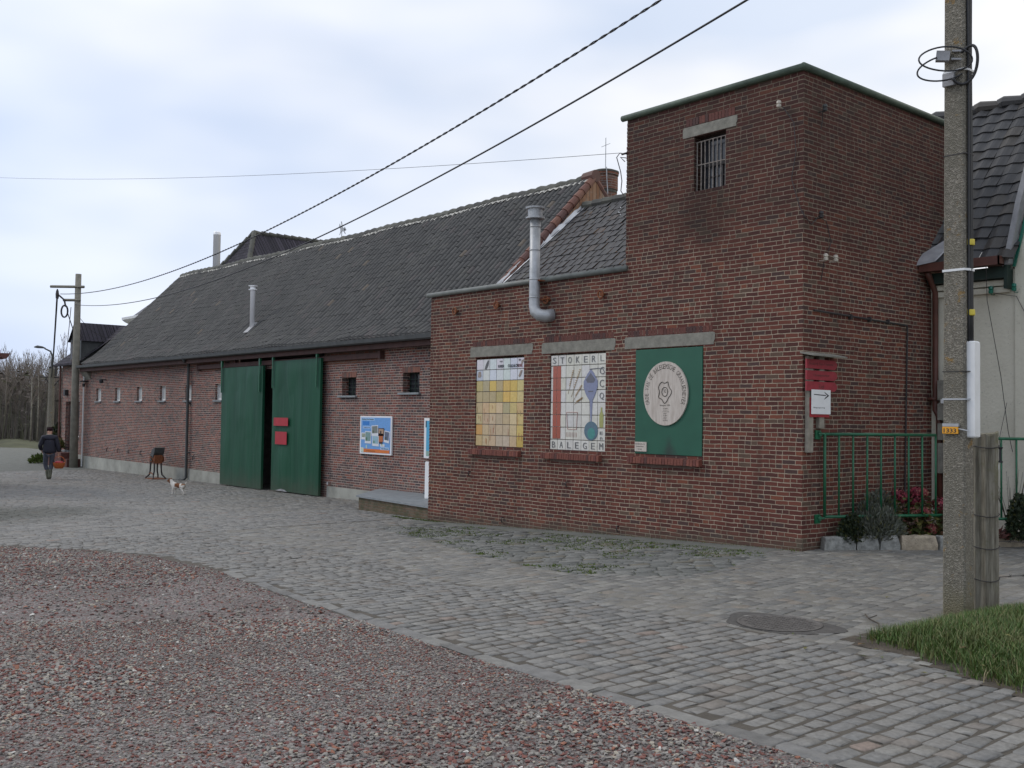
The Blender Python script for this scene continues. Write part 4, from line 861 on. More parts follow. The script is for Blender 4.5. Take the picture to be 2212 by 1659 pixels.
# plinth follows the falling ground
mb = MB(); XX = [-34.82,-32,-28,-24.4,-21.9]; 
for seg in ([-34.82,-32,-28,-24.4,-21.9], [-15.6,-14,-12,-8.4]):
    mb = MB()
    for a, b in zip(seg, seg[1:]):
        za = np.interp(a, [-35,-16,-8], [-.07,-.15,-.15]); zb = np.interp(b, [-35,-16,-8], [-.07,-.15,-.15]); mb.add([(a,1.972,-.9),(b,1.972,-.9),(b,1.972,zb),(a,1.972,za),(b,2.0,zb),(a,2.0,za)], [(0,1,2,3),(3,2,4,5)])
    mb.build('plinth', 'plinth', B, fixn=False)
def small_window(x0, x1, z0, z1, y, parent, sky_glare=True):
    mb = MB(); t_ = .035
    for q in (((x0,y,z0),(x1,y+.05,z0+t_+.02)), ((x0,y,z1-t_),(x1,y+.05,z1)), ((x0,y,z0+t_+.02),(x0+t_,y+.05,z1-t_)), ((x1-t_,y,z0+t_+.02),(x1,y+.05,z1-t_))): mb.box(*q)
    wo = mb.build('window', 'whiteframe', parent); mb = MB(); mb.box((x0+.02,y+.02,z0+.03),(x1-.02,y+.026,z1-.02)); mb.build('pane', 'glass', wo)
    if sky_glare: mb = MB(); mb.box((x0+.035,y+.018,z0+.055),(x1-.035,y+.0195,z1-.035)); mb.build('painted_sky_glare', 'cloth', wo)  # pale sheet before the glass, painted in place of reflected sky
    mb = MB(); mb.bevbox((x0-.07,y-.13,z0-.055),(x1+.04,y+.06,z0-.003),.005); mb.build('sill', 'bluestone', wo); return wo
for a, b in WL: small_window(a, b, 2.12, 2.62, 2.075, B)
for (a, b, c, d) in ((-14.98,-14.30,2.20,2.66), (-12.23,-11.55,2.25,2.72)):
    mb = MB(); y = 2.20
    for q in (((a,y,c),(b,y+.03,c+.03)), ((a,y,d-.03),(b,y+.03,d)), ((a,y,c),(a+.03,y+.03,d)), ((b-.03,y,c),(b,y+.03,d))): mb.box(*q)
    wo = mb.build('window', 'greendark', B); mb = MB(); mb.box((a+.02,y+.02,c+.02),(b-.02,y+.026,d-.02)); mb.build('pane', 'glass', wo)
    mb = MB(); [mb.box((a,2.14,c+.09+k*.11),(b,2.17,c+.105+k*.11)) for k in range(3)]; mb.box((a+.3,2.14,c),(a+.32,2.16,d)); mb.build('window_bars', 'greendark', wo)
    mb = MB(); mb.bevbox((a-.12,1.93,c-.05),(b+.06,2.2,c-.002),.005); mb.build('sill', 'bluestone', wo)
    mb = MB(); headers(mb, a-.02, b+.02, d+.004, d+.125, 1.993, 2.02, .062, R3); mb.build('header_course', 'header_pink', wo)
# sliding doors on their rail
def dent_door(x0, x1, z0, z1, y, seed, name='sliding_door'):
    r = np.random.RandomState(seed); nx, nz = 26, 40; xs = np.linspace(x0, x1, nx); zs = np.linspace(z0, z1, nz); X, Z_ = np.meshgrid(xs, zs, indexing='ij')
    e = np.minimum(np.minimum(X-x0, x1-X), np.minimum(Z_-z0, z1-Z_)); e = np.clip(e*4, 0, 1)
    Yv = y-.05*e*(vnoise(X, Z_*.45, 1.3, seed)+.35*vnoise(X, Z_*.8, 3, seed+1)-.6)-.003*e*np.sin(X*7+seed+5*vnoise(X,Z_*.7,1,seed))
    V = np.stack([X, Yv, Z_], -1).reshape(-1, 3).tolist(); mb = MB(); f = [(i*nz+j, (i+1)*nz+j, (i+1)*nz+j+1, i*nz+j+1) for i in range(nx-1) for j in range(nz-1)]
    mb.add(V, f); mb.box((x0,y+.001,z0),(x1,y+.07,z1)); o = mb.build(name, 'door', B, smooth=False)
    for p in o.data.polygons[:len(f)]: p.use_smooth = True
    for hx in (x0+.03, x1-.16):
        h = MB(); h.box((hx,y-.05,z1-.75),(hx+.04,y-.03,z1+.12)); h.box((hx-.01,y-.055,z1+.02),(hx+.06,y+.0,z1+.30)); h.tube([(hx+.02,y-.05,z1+.28),(hx+.02,y+.10,z1+.28)], .05, 10); h.build('hanger', 'green', o)
    return o
dL = dent_door(-21.66, -18.97, -.435, 3.085, 1.80, 3); dR = dent_door(-18.36, -15.73, -.405, 3.185, 1.80, 8)
mb = MB(); mb.prism([(-18.05,-.40),(-17.75,-.345),(-17.55,-.36),(-17.4,-.405)], lambda p:(p[0],1.775,p[1]), lambda p:(p[0],1.795,p[1])); mb.build('torn_strip', 'zincpale', dR)
mb = MB(); mb.bevbox((-23.7,1.88,3.10),(-13.1,1.992,3.23),.006); mb.build('door_rail', 'brownwood', B)
mb = MB(); mb.box((-13.12,1.86,3.08),(-13.02,1.995,3.27)); mb.box((-23.72,1.86,3.06),(-23.64,1.995,3.26)); mb.build('rail_stop', 'brownwood', B)
# gutter, fascia, downpipe
mb = MB(); mb.box((-34.7,1.78,3.36),(-8.30,1.99,3.47)); mb.box((-34.7,1.72,3.30),(-8.30,1.80,3.44)); mb.build('fascia', 'brownwood', B)
mb = MB(); pr = [(.0,.06),(.0,-.02),(-.03,-.055),(-.09,-.06),(-.13,-.03),(-.14,.06),(-.13,.06),(-.12,-.02),(-.09,-.045),(-.03,-.04),(-.012,.06)]
mb.prism(pr, lambda p: (-34.75,1.70+p[0],3.485+p[1]), lambda p: (-8.34,1.70+p[0],3.485+p[1])); mb.build('gutter', 'zinc', B)
mb = MB(); mb.tube([(-24.2,1.63,3.44),(-24.28,1.70,3.37),(-24.42,1.90,3.32),(-24.45,1.91,3.15),(-24.45,1.91,-.40),(-24.48,1.84,-.47),(-24.6,1.74,-.475)], .048, 10)
for zz in (.4, 2.0): mb.box((-24.51,1.9,zz),(-24.39,1.99,zz+.03))
mb.build('downpipe', 'zinc', B, smooth=True)
mb = MB(); mb.tube([(-34.83,1.93,3.3),(-34.83,1.93,-.5)], .03, 8); mb.build('downpipe', 'pvcwhite', B)
# roof
prof = [(1.60,3.545),(2.05,3.86),(2.45,4.22),(5.65,7.50)]
tiles('roof', 'pantile', -34.1, -9.62, prof, .204, .262, .078, .009, B, 2, 'pan', sag=.07)
mb = MB(); mb.add([(-34.1,9.7,3.5),(-9.62,9.7,3.5),(-9.62,5.66,7.47),(-34.1,5.66,7.47)], [(0,1,2,3)]); mb.add([(-34.1,1.7,3.44),(-9.62,1.7,3.44),(-9.62,2.45,4.02),(-9.62,5.64,7.22),(-34.1,5.64,7.22),(-34.1,2.45,4.02)], [(0,1,2,5),(5,2,3,4)]); mb.build('roof_deck', 'hiptile', B, fixn=False)
mb = MB(); x = -34.15; r = random.Random(31)
while x < -9.75:
    zz = 7.50-.07*math.sin((x+34.1)/24.5*PI)+.02*math.sin(x*1.3)+r.uniform(-.012,.012); mb.tube([(x,5.65,zz-.012),(x+.10,5.65,zz+.012),(x+.40,5.65,zz-.018)], [.135,.125,.108], 10); x += .37
mb.build('ridge_tiles', 'ridge', B)
mb = MB(); x = -34.1
while x < -9.8:
    zz = 7.455-.07*math.sin((x+34.1)/24.5*PI)+.02*math.sin(x*1.3); q = r.uniform(.05,.16)
    if True: mb.add([(x,5.46,zz-.01),(x+q,5.45,zz-.05-r.uniform(0,.03)),(x+.21,5.47,zz-.01),(x+.20,5.58,zz+.07),(x,5.58,zz+.07)], [(0,1,2,3,4)])
    x += .204
mb.build('ridge_mortar', 'ridgemortar', B, fixn=False)
mb = MB(); n = 19; pa, pb = Vector((-9.60,2.1,3.95)), Vector((-9.60,5.62,7.46))
for k in range(n): a = pa+(pb-pa)*(k/n); b = pa+(pb-pa)*((k+1.12)/n); mb.tube([a, b], [.105,.085], 10)
pa, pb = Vector((-9.60,9.0,4.0)), Vector((-9.60,5.68,7.46))
for k in range(16): a = pa+(pb-pa)*(k/16); b = pa+(pb-pa)*((k+1.12)/16); mb.tube([a, b], [.10,.08], 10)
mb.build('verge_tiles', 'verge', B)
mb = MB(); mb.tube([(-9.9,5.65,7.53),(-9.52,5.65,7.54)], [.14,.15], 12); mb.build('ridge_end_tile', 'verge', B)
mb = MB(); mb.prism([(1.8,3.35),(5.65,7.40),(9.4,3.5)], lambda p: (-9.555,p[0],p[1]), lambda p: (-9.535,p[0],p[1])); mb.build('gable_cladding', 'planks', B)
mb = MB(); v = []; r = random.Random(6)
for k in range(29): t_ = k/28; yy, zz = 1.9+t_*3.4, 3.97+t_*2.8; v += [(-9.53,yy,zz+.0),(-9.525,yy,zz+.10+r.uniform(-.02,.03)),(-9.40+r.uniform(-.02,.02),yy,zz+.035)]
mb.add(v, [(3*k,3*k+3,3*k+4,3*k+1) for k in range(28)]+[(3*k,3*k+3,3*k+5,3*k+2) for k in range(28)]); mb.build('flashing', 'white', B, fixn=False)
fl = flue(B, -21.18, 2.52, 4.15, 5.62, .075, 'bright', 1.7)
mb = MB(); mb.prism([(-.14,-.16),(.16,-.16),(.13,.16),(-.10,.16)], lambda p: (-21.2+p[0],2.48+p[1],4.33+p[1]*1.03), lambda p: (-21.2+p[0],2.46+p[1],4.35+p[1]*1.03)); mb.build('lead_collar', 'zincpale', fl)
flue(B, -32.72, 6.5, 6.4, 9.33, .15, 'bright', 1.05, plaincap=True)
# round chimney behind the gable end
ch = MB(); ch.lathe([(.30,0),(.30,1.0),(.31,1.01),(.31,1.06),(.30,1.07),(.30,1.28),(.325,1.30),(.325,1.62),(.30,1.64),(.34,1.66),(.345,1.74),(.27,1.76)], (-9.92,6.35,6.05), 24)
cho = ch.build('chimney', 'patch', B, smooth=False)
mb = MB(); [mb.lathe([(.300,0),(.309,.004),(.309,.055),(.300,.06)], (-9.92,6.35,6.05+q), 24) for q in (.62,.98,1.22)]; mb.lathe([(.31,0),(.352,.01),(.352,.05),(.25,.09)], (-9.92,6.35,7.76), 24); mb.build('chimney_bands', 'ridge', cho)
mb = MB(); mb.tube([(-9.62,6.1,7.85),(-9.60,6.1,7.5),(-9.55,6.08,7.2),(-9.60,6.1,7.0)], .012, 5); mb.tube([(-9.85,6.3,7.8),(-9.85,6.3,8.65)], .010, 6); mb.tube([(-10.0,6.3,8.45),(-9.7,6.3,8.48)], .006, 5); mb.build('aerial', 'steel', cho)
# horse weather vane
mb = MB(); hp = [(-.14,.02),(-.12,.10),(-.06,.13),(-.02,.20),(.02,.26),(.0,.33),(-.05,.31),(-.12,.22),(-.17,.22),(-.16,.30),(-.10,.40),(-.04,.42),(.03,.34),(.10,.28),(.22,.24),(.30,.24),(.40,.14),(.44,.16),(.34,.28),(.26,.30),(.24,.20),(.34,.04),(.28,.03),(.18,.16),(.06,.17),(-.02,.10),(-.08,.06),(-.08,.0)]
hp = [(-.20,.34),(-.17,.42),(-.14,.47),(-.12,.42),(-.06,.34),(0,.28),(.14,.28),(.20,.24),(.30,.16),(.31,.19),(.22,.29),(.17,.30),(.18,.18),(.28,.03),(.24,.03),(.12,.15),(.02,.15),(-.06,.13),(-.13,.04),(-.16,.05),(-.09,.16),(-.10,.26),(-.16,.33)]
mb.prism(hp, lambda p: (-21.25+p[0]*.9,5.645,7.58+p[1]*.9), lambda p: (-21.25+p[0]*.9,5.655,7.58+p[1]*.9)); mb.tube([(-21.25,5.65,7.45),(-21.25,5.65,7.75)], .014, 6); mb.tube([(-21.22,5.65,7.84),(-21.28,5.65,8.05)], .018, 6)
vane = mb.build('weather_vane', 'steel', B)
# wall lamp, iron rings, cable at foot
mb = MB(); mb.lathe([(.02,0),(.07,.01),(.085,.10),(.08,.16),(.03,.17)], (-32.4,1.80,2.80), 10); mb.tube([(-32.4,1.99,2.95),(-32.4,1.85,2.95)], .02, 6); mb.build('flood_lamp', 'black', B)
for x in (-32.05,-30.9,-29.78,-28.6,-24.05): mb = MB(); mb.tube([(x,1.99,.33),(x,1.95,.32),(x+.01,1.945,.22),(x,1.97,.20)], .016, 6); mb.build('iron_ring', 'darkmetal', B)
mb = MB(); mb.tube([(-15.5,1.99,-.05),(-15.45,1.9,-.05),(-15.4,1.88,-.10)], .018, 6); mb.build('tap', 'steel', B)
# annex at the far end
A_ = thing('farmhouse_annex', 'narrow brick annex with dormer and front door, at the far end of the barn', 'house', (-36.4,2,-.5))
mb = MB(); wall_y(mb, -37.85, -34.86, -.9, 3.72, [(-37.28,-36.58,.08,2.12,.22), (-36.05,-35.5,.65,2.15,.12)], 2.0); mb.add([(-37.85,2,-.9),(-37.85,8,-.9),(-37.85,8,3.72),(-37.85,2,3.72)], [(0,1,2,3)]); mb.build('wall', 'barn', A_, fixn=False)
mb = MB(); mb.box((-36.55,1.975,-.9),(-34.9,2.0,-.05)); mb.build('plinth', 'plinth', A_)
mb = MB(); mb.box((-37.27,2.15,.09),(-36.59,2.20,2.10)); dr = mb.build('door', 'brownwood', A_); mb = MB(); mb.box((-37.15,2.14,1.5),(-36.7,2.15,1.95)); mb.build('pane', 'glass', dr); mb = MB(); mb.box((-36.72,2.09,1.0),(-36.68,2.15,1.12)); mb.build('handle', 'steel', dr)
mb = MB(); mb.box((-37.34,1.90,.02),(-36.5,2.14,.08)); mb.build('threshold', 'bluestone', A_)
small_window(-36.05, -35.5, .65, 2.15, 2.08, A_, False); 
mb = MB(); mb.box((-37.2,1.86,2.38),(-36.98,1.99,2.62)); mb.build('door_lamp', 'black', A_)
mb = MB(); mb.add([(-38.0,1.72,3.70),(-34.86,1.72,3.70),(-34.3,3.6,5.3),(-37.2,3.6,5.3)], [(0,1,2,3)]); mb.add([(-38.0,1.72,3.66),(-37.2,3.6,5.25),(-37.2,8,5.2),(-38.0,8,3.66)], [(0,1,2,3)]); mb.box((-38.02,1.66,3.60),(-34.9,1.80,3.69)); mb.build('roof', 'hiproof', A_, fixn=False)
mb = MB(); mb.tube([(-37.88,1.93,3.62),(-37.88,1.93,-.5)], .045, 8); mb.build('downpipe', 'brownpaint', A_)
mb = MB(); mb.prism([(1.84,3.66),(1.84,4.66),(3.6,4.66),(3.6,3.66)], lambda p:(-36.35,p[0],p[1]), lambda p:(-35.0,p[0],p[1])); mb.prism([(-36.35,4.66),(-35.0,4.66),(-35.67,5.30)], lambda p:(p[0],1.86,p[1]), lambda p:(p[0],3.6,p[1])); dm = mb.build('dormer', 'zinc', A_)
mb = MB(); mb.box((-36.1,1.80,3.75),(-35.3,1.838,4.55)); mb.build('window', 'brownwood', dm); mb = MB(); mb.box((-36.02,1.79,3.85),(-35.38,1.80,4.48)); mb.build('pane', 'glass', dm)
mb = MB(); mb.add([(-36.48,1.76,4.57),(-35.67,1.76,5.36),(-35.67,4.6,5.36),(-36.48,3.6,4.57)], [(0,1,2,3)]); mb.add([(-34.88,1.76,4.57),(-35.67,1.76,5.36),(-35.67,4.6,5.36),(-34.88,3.6,4.57)], [(0,1,2,3)]); mb.build('roof', 'hiproof', dm, fixn=False)
mb = MB(); mb.bevbox((-34.95,1.80,2.90),(-34.45,1.99,2.95),.01); mb.lathe([(.02,0),(.05,.02),(.06,.12),(.02,.13)], (-34.62,1.86,2.70), 8); mb.build('wall_lantern', 'black', A_)
mb = MB(); mb.prism([(1.995,3.36),(1.995,2.98),(1.80,3.30),(1.80,3.36)], lambda p:(-34.9,p[0],p[1]), lambda p:(-34.2,p[0],p[1])); mb.build('eave_corbel', 'concrete', A_)
# steps
st = thing('brick_steps', 'red brick steps in front of the annex door', 'steps', (-36.2,1.6,-.55)); mb = MB(); mb.box((-37.4,1.35,-.8),(-35.6,1.97,.02)); mb.build('landing', 'header', st); mb = MB(); mb.box((-35.6,1.45,-.8),(-35.15,1.97,-.22)); mb.build('step', 'header', st)

# ================================================================== far buildings
H = thing('hip_roof_house', 'house with a steep bluish hipped roof rising behind the barn', 'house', (-38.5,12,-.5))
mb = MB(); mb.box((-41.6,9.3,-.8),(-35.5,19.5,7.0)); mb.build('wall', 'patch', H)
mb = MB(); ap, ab = (-38.6,11.05,10.6), (-38.6,18,10.6); a, b, c, d = (-42.1,8.8,6.9), (-35.0,8.8,6.9), (-35.0,20,6.9), (-42.1,20,6.9); mb.add([a,b,c,d,ap,ab], [(0,1,4),(1,2,5,4),(2,3,5),(3,0,4,5)]); mb.build('roof', 'hiproof', H, fixn=False)
mb = MB()
for p, q in ((ap,ab),(ap,a),(ap,b)):
    p, q = Vector(p), Vector(q); n = int((q-p).length/.4)
    for k in range(n): mb.tube([p+(q-p)*(k/n)+Vector((0,0,.03)), p+(q-p)*((k+1.05)/n)], [.13,.10], 8)
mb.build('ridge_tiles', 'ridge', H)
H2 = thing('white_eaved_house', 'distant house with a white cornice showing above the annex', 'house', (-48,9,-.6)); mb = MB(); mb.box((-47.0,8.3,-.8),(-38,14,6.45)); mb.build('wall', 'stucco', H2)
mb = MB(); mb.prism([(8.3,6.45),(8.05,6.55),(7.9,6.66),(7.88,6.78),(14.2,6.78),(14.2,6.45)], lambda p:(-47.6,p[0],p[1]), lambda p:(-38,p[0],p[1])); mb.build('cornice', 'white', H2)
mb = MB(); mb.prism([(8.0,6.79),(11,9.2),(14,6.79)], lambda p:(-46.3,p[0],p[1]), lambda p:(-38,p[0],p[1])); mb.build('roof', 'hiptile', H2)
S = thing('shed', 'brown tiled roof corner of a shed just entering at the left edge', 'shed', (-25,-7,-.5))
mb = MB(); mb.box((-27,-9,-.8),(-22.9,-4.9,3.0)); mb.build('wall', 'barn', S); tiles('roof', 'verge', -27.2, -22.45, [(-4.35,3.25),(-6.7,5.2)], .22, .28, .04, .02, S, 9)
mb = MB(); pr = [(0,.1),(0,0),(.05,-.06),(.12,-.05),(.22,.10)]; mb.prism(pr, lambda p:(-27.2,-4.32+p[0],3.15+p[1]), lambda p:(-22.0,-4.32+p[0],3.15+p[1])); mb.build('gutter', 'brownpaint', S)
mb = MB(); mb.prism([(-4.3,3.18),(-4.3,3.3),(-6.7,5.35),(-6.7,3.18)], lambda p:(-22.5,p[0],p[1]), lambda p:(-22.45,p[0],p[1])); mb.build('gable_board', 'brownpaint', S)

# ================================================================== WHITE HOUSE on the right
Wt = thing('white_house', 'white rendered house with black wavy tiled roof, behind the green gates', 'house', (3,3.5,0))
mb = MB(); mb.add([(0.0,3.45,-.2),(7,3.45,-.2),(7,3.45,3.96),(0,3.45,3.96)], [(0,1,2,3)]); mb.add([(1.27,3.42,0),(7,3.42,0),(7,3.42,8.5),(2.35,3.42,8.5),(1.27,3.42,4.06)], [(0,1,2,3,4)]); mb.add([(7,3.42,-.2),(7,9,-.2),(7,9,8),(7,3.42,8)], [(0,1,2,3)]); mb.build('wall', 'stucco', Wt, fixn=False)
tiles('roof', 'housetile', -1.2, 2.9, [(3.16,4.06),(5.85,7.12)], .26, .26, .045, .020, Wt, 3, 'wave', xf=lambda x, t: x < 1.32+.30*t)
mb = MB(); mb.add([(-1.2,8.6,4),(3,8.6,4),(3,5.86,7.1),(-1.2,5.86,7.1)], [(0,1,2,3)]); mb.build('roof_deck', 'housetile', Wt, fixn=False)
mb = MB(); x = -1.2
while x < 2.6: mb.tube([(x,5.85,7.14),(x+.06,5.85,7.17),(x+.42,5.85,7.13)], [.12,.115,.09], 10); x += .40
mb.build('ridge_tiles', 'housetile', Wt)
mb = MB(); mb.box((0.02,3.17,4.0),(1.22,3.19,4.11)); mb.box((0.02,3.02,4.0),(1.22,3.04,4.11)); mb.box((0.02,3.02,3.985),(1.22,3.19,4.0)); mb.box((1.20,3.02,3.985),(1.22,3.19,4.11)); mb.build('gutter', 'brownpaint', Wt)
mb = MB(); mb.box((0.03,3.25,3.82),(1.20,3.43,3.98)); mb.build('eave_board', 'greendark', Wt)
mb = MB(); mb.box((0.03,3.36,3.72),(1.20,3.445,3.80)); mb.box((0.03,3.38,3.62),(1.20,3.447,3.70)); mb.build('cornice_trim', 'stucco', Wt)
mb = MB(); mb.prism([(1.16,3.96),(1.25,4.02),(1.42,4.85),(2.35,8.4),(2.27,8.4),(1.35,4.9)], lambda p:(p[0],3.25,p[1]), lambda p:(p[0],3.42,p[1])); mb.build('barge_board', 'zincpale', Wt)
mb = MB(); mb.box((1.19,3.24,3.66),(1.235,3.44,4.0)); mb.build('bracket', 'greendark', Wt); mb = MB(); mb.prism([(1.25,3.98),(1.29,3.98),(1.50,4.85),(1.46,4.85)], lambda p:(p[0],3.38,p[1]), lambda p:(p[0],3.41,p[1])); mb.build('edge_trim', 'glassgreen', Wt)
mb = MB(); mb.prism([(-.02,4.06),(.28,4.10),(.42,4.34),(.30,4.42),(.02,4.22)], lambda p:(p[0],2.98+(p[1]-4.06)*.8,p[1]+.02), lambda p:(p[0],3.0+(p[1]-4.06)*.8,p[1]+.06)); mb.build('lead_flashing', 'zincpale', Wt)
mb = MB(); mb.tube([(.10,3.12,3.99),(.10,3.20,3.9),(.10,3.37,3.7),(.10,3.37,1.9),(.16,3.37,1.8),(.18,3.37,.0)], .045, 10); mb.box((.0,3.3,2.05),(.14,3.44,2.09)); mb.build('downpipe', 'brownpaint', Wt, smooth=True)
for (x, zz) in ((.98,3.66),(1.31,3.67)): mb = MB(); mb.lathe([(.012,-.06),(.032,-.05),(.036,-.01),(.024,0),(.036,.012),(.030,.05),(.01,.06)], (x,3.30,zz), 10); mb.tube([(x,3.42,zz-.06),(x,3.31,zz-.07)], .008, 6); mb.build('insulator', 'glassgreen', Wt)
mb = MB(); mb.tube([(.98,3.3,3.62),(1.15,3.38,3.58),(1.3,3.4,3.55),(1.42,3.4,3.3),(1.46,3.4,3.0)], .004, 5); mb.tube([(1.0,3.1,4.0),(.97,3.2,3.5),(1.12,3.3,2.4),(1.2,3.35,1.6),(1.25,3.38,1.3)], .005, 5); mb.build('loose_wire', 'darkmetal', Wt)
# wall strips and small grey sockets between the tower and the pole
mb = MB(); mb.box((.33,3.30,-.1),(.50,3.44,2.62)); mb.build('timber_strip', 'greywood', Wt)
for k, (z0, z1) in enumerate([(2.05,2.35),(1.75,2.0),(1.45,1.70),(.95,1.40)]): mb = MB(); mb.box((.20,3.24,z0),(.32,3.44,z1)); mb.build('grey_box', 'concrete', Wt)
mb = MB(); mb.box((.27,3.20,2.0),(.32,3.24,2.06)); mb.build('socket', 'pvcwhite', Wt)
# ================================================================== baked skin figures
def skin_mesh(name, verts, edges, rad, mat, parent=None, sub=2, colf=None):
    me = D.meshes.new('s'); me.from_pydata([tuple(v) for v in verts], edges, []); o = D.objects.new('s', me); COL.objects.link(o)
    m = o.modifiers.new('k', 'SKIN'); m.use_smooth_shade = True; s2 = o.modifiers.new('b', 'SUBSURF'); s2.levels = sub; s2.render_levels = sub
    for i, rr_ in enumerate(rad): me.skin_vertices[0].data[i].radius = rr_ if isinstance(rr_, tuple) else (rr_, rr_)
    me.skin_vertices[0].data[0].use_root = True
    dg = bpy.context.evaluated_depsgraph_get(); dg.update(); m2 = D.meshes.new_from_object(o.evaluated_get(dg)); D.objects.remove(o)
    m2.name = name; m2.materials.clear(); m2.materials.append(M[mat])
    for p in m2.polygons: p.use_smooth = True
    if colf:
        ca = m2.color_attributes.new('col', 'FLOAT_COLOR', 'POINT')
        for i, v in enumerate(m2.vertices): ca.data[i].color = colf(v.co)
    q = D.objects.new(name, m2); COL.objects.link(q)
    if parent: attach(q, parent)
    return q
# ---- person walking away with a basket
PB = Vector((-27.24, -1.52, G(-27.24)-.004)); f2 = Vector((-.96, .28, 0)).normalized(); r2 = Vector((.28, .96, 0)).normalized()
W3 = lambda r_, f_, z_: PB+r2*r_+f2*f_+Vector((0, 0, z_))
P_ = thing('person', 'person in a dark jacket, maroon cap and boots walking away with a basket', 'person', tuple(PB))
bv = [(0,0,.88),(0,.02,1.08),(0,.03,1.26),(0,.04,1.37),(0,.06,1.44),(0,.08,1.51),(0,.085,1.57),
      (-.09,0,.84),(-.10,.07,.47),(-.03,.06,.12),(-.02,.0,.045),(-.02,.16,.035), (.09,0,.84),(.07,.08,.47),(.04,-.06,.10),(.04,-.11,.05),(.04,.04,.035),
      (-.17,.03,1.33),(-.27,.02,1.08),(-.22,.20,.92),(-.19,.26,.88), (.17,.03,1.33),(.25,-.02,1.07),(.28,.02,.83),(.285,.03,.76), (0,.165,1.53),(-.078,.085,1.53),(.078,.085,1.53)]
be = [(0,1),(1,2),(2,3),(3,4),(4,5),(5,6),(0,7),(7,8),(8,9),(9,10),(10,11),(0,12),(12,13),(13,14),(14,15),(15,16),(3,17),(17,18),(18,19),(19,20),(3,21),(21,22),(22,23),(23,24),(5,25),(5,26),(5,27)]
br = [.12,.115,.13,.09,.055,.078,.062,.085,.055,.042,.042,.03,.085,.055,.042,.042,.03,.065,.045,.03,.034,.065,.045,.03,.034,.016,.016,.016]
for (ix, wx, wf, wz, sd) in ((20,-.19,.26,.88,-1),(24,.285,.03,.76,1)):      # fingers and thumb of each hand
    for k in range(4):
        n0 = len(bv); o_ = (k-1.5)*.018; bv += [(wx+.004*sd,wf+o_,wz-.045),(wx-.010*sd,wf+o_,wz-.075+.004*abs(k-1)),(wx-.024*sd,wf+o_,wz-.085+.004*abs(k-1))]; be += [(ix,n0),(n0,n0+1),(n0+1,n0+2)]; br += [.0095,.0085,.007]
    n0 = len(bv); bv += [(wx-.012*sd,wf+.035,wz-.02),(wx-.024*sd,wf+.045,wz-.05)]; be += [(ix,n0),(n0,n0+1)]; br += [.011,.009]
skin_mesh('body', [W3(*v) for v in bv], be, br, 'skin', P_)
jv = [(0,0,.80),(0,.01,.95),(0,.02,1.12),(0,.03,1.28),(0,.035,1.38),(0,.05,1.43),(-.18,.03,1.34),(-.28,.02,1.08),(-.235,.17,.94),(.18,.03,1.34),(.26,-.02,1.07),(.285,.01,.87)]
je = [(0,1),(1,2),(2,3),(3,4),(4,5),(4,6),(6,7),(7,8),(4,9),(9,10),(10,11)]
skin_mesh('jacket', [W3(*v) for v in jv], je, [(.24,.17),(.22,.17),(.20,.16),(.20,.15),(.13,.12),(.085,.085),.10,.075,.06,.10,.075,.055], 'navy', P_)
tv = [(0,0,.90),(-.095,0,.80),(-.105,.07,.47),(-.05,.065,.28),(.095,0,.80),(.075,.08,.47),(.045,-.02,.28)]
skin_mesh('trousers', [W3(*v) for v in tv], [(0,1),(1,2),(2,3),(0,4),(4,5),(5,6)], [.13,.10,.072,.066,.10,.072,.066], 'jeans', P_)
for pts in ([(-.05,.065,.34),(-.03,.055,.12),(-.02,.0,.05),(-.02,.12,.04),(-.02,.18,.03)], [(.05,-.02,.34),(.04,-.06,.14),(.04,-.11,.06),(.04,-.0,.04),(.04,.06,.03)]):
    skin_mesh('boot', [W3(*v) for v in pts], [(0,1),(1,2),(2,3),(3,4)], [.07,.058,.05,.042,.032], 'boots', P_)
skin_mesh('cap', [W3(*v) for v in [(0,.07,1.585),(0,.075,1.62),(0,.16,1.575),(0,.21,1.56)]], [(0,1),(0,2),(2,3)], [(.09,.09),(.07,.07),(.06,.02),(.04,.012)], 'cap', P_)
mb = MB(); mb.tube([W3(.07*math.cos(q*PI/8),.05+.07*math.sin(q*PI/8),1.445) for q in range(17)], .018, 6); mb.build('collar', 'greywood', P_)
# basket
bc = W3(.30, .03, .35); BK = thing('basket', 'orange wicker basket hanging from the walking person\'s hand', 'basket', tuple(bc)); mb = MB()
n = 20; prof2 = [(.17,.0),(.22,.06),(.255,.14),(.265,.19),(.25,.19),(.21,.07),(.15,.02)]; v = []; f = []
for (rr_, hh) in prof2:
    for k in range(n): q = 2*PI*k/n; v.append(tuple(bc+f2*(rr_*math.cos(q)*1.0)+r2*(rr_*math.sin(q)*.72)+Vector((0,0,hh))))
for i in range(len(prof2)-1):
    for k in range(n): f.append((i*n+k, i*n+(k+1)%n, (i+1)*n+(k+1)%n, (i+1)*n+k))
f.append(tuple(range(n))); f.append(tuple((len(prof2)-1)*n+k for k in range(n))); mb.add(v, f); mb.build('bowl', 'wicker', BK, smooth=False)
mb = MB(); mb.tube([tuple(bc+r2*(.185*math.cos(q*PI/12))+Vector((0,0,.19+.20*math.sin(q*PI/12)))) for q in range(13)], .011, 6); mb.build('handle', 'wicker', BK)
mb = MB(); mb.lathe([(.02,0),(.13,.01),(.15,.04),(.10,.08),(.02,.09)], tuple(bc+Vector((0,0,.15))), 12); mb.build('cloth', 'red', BK)
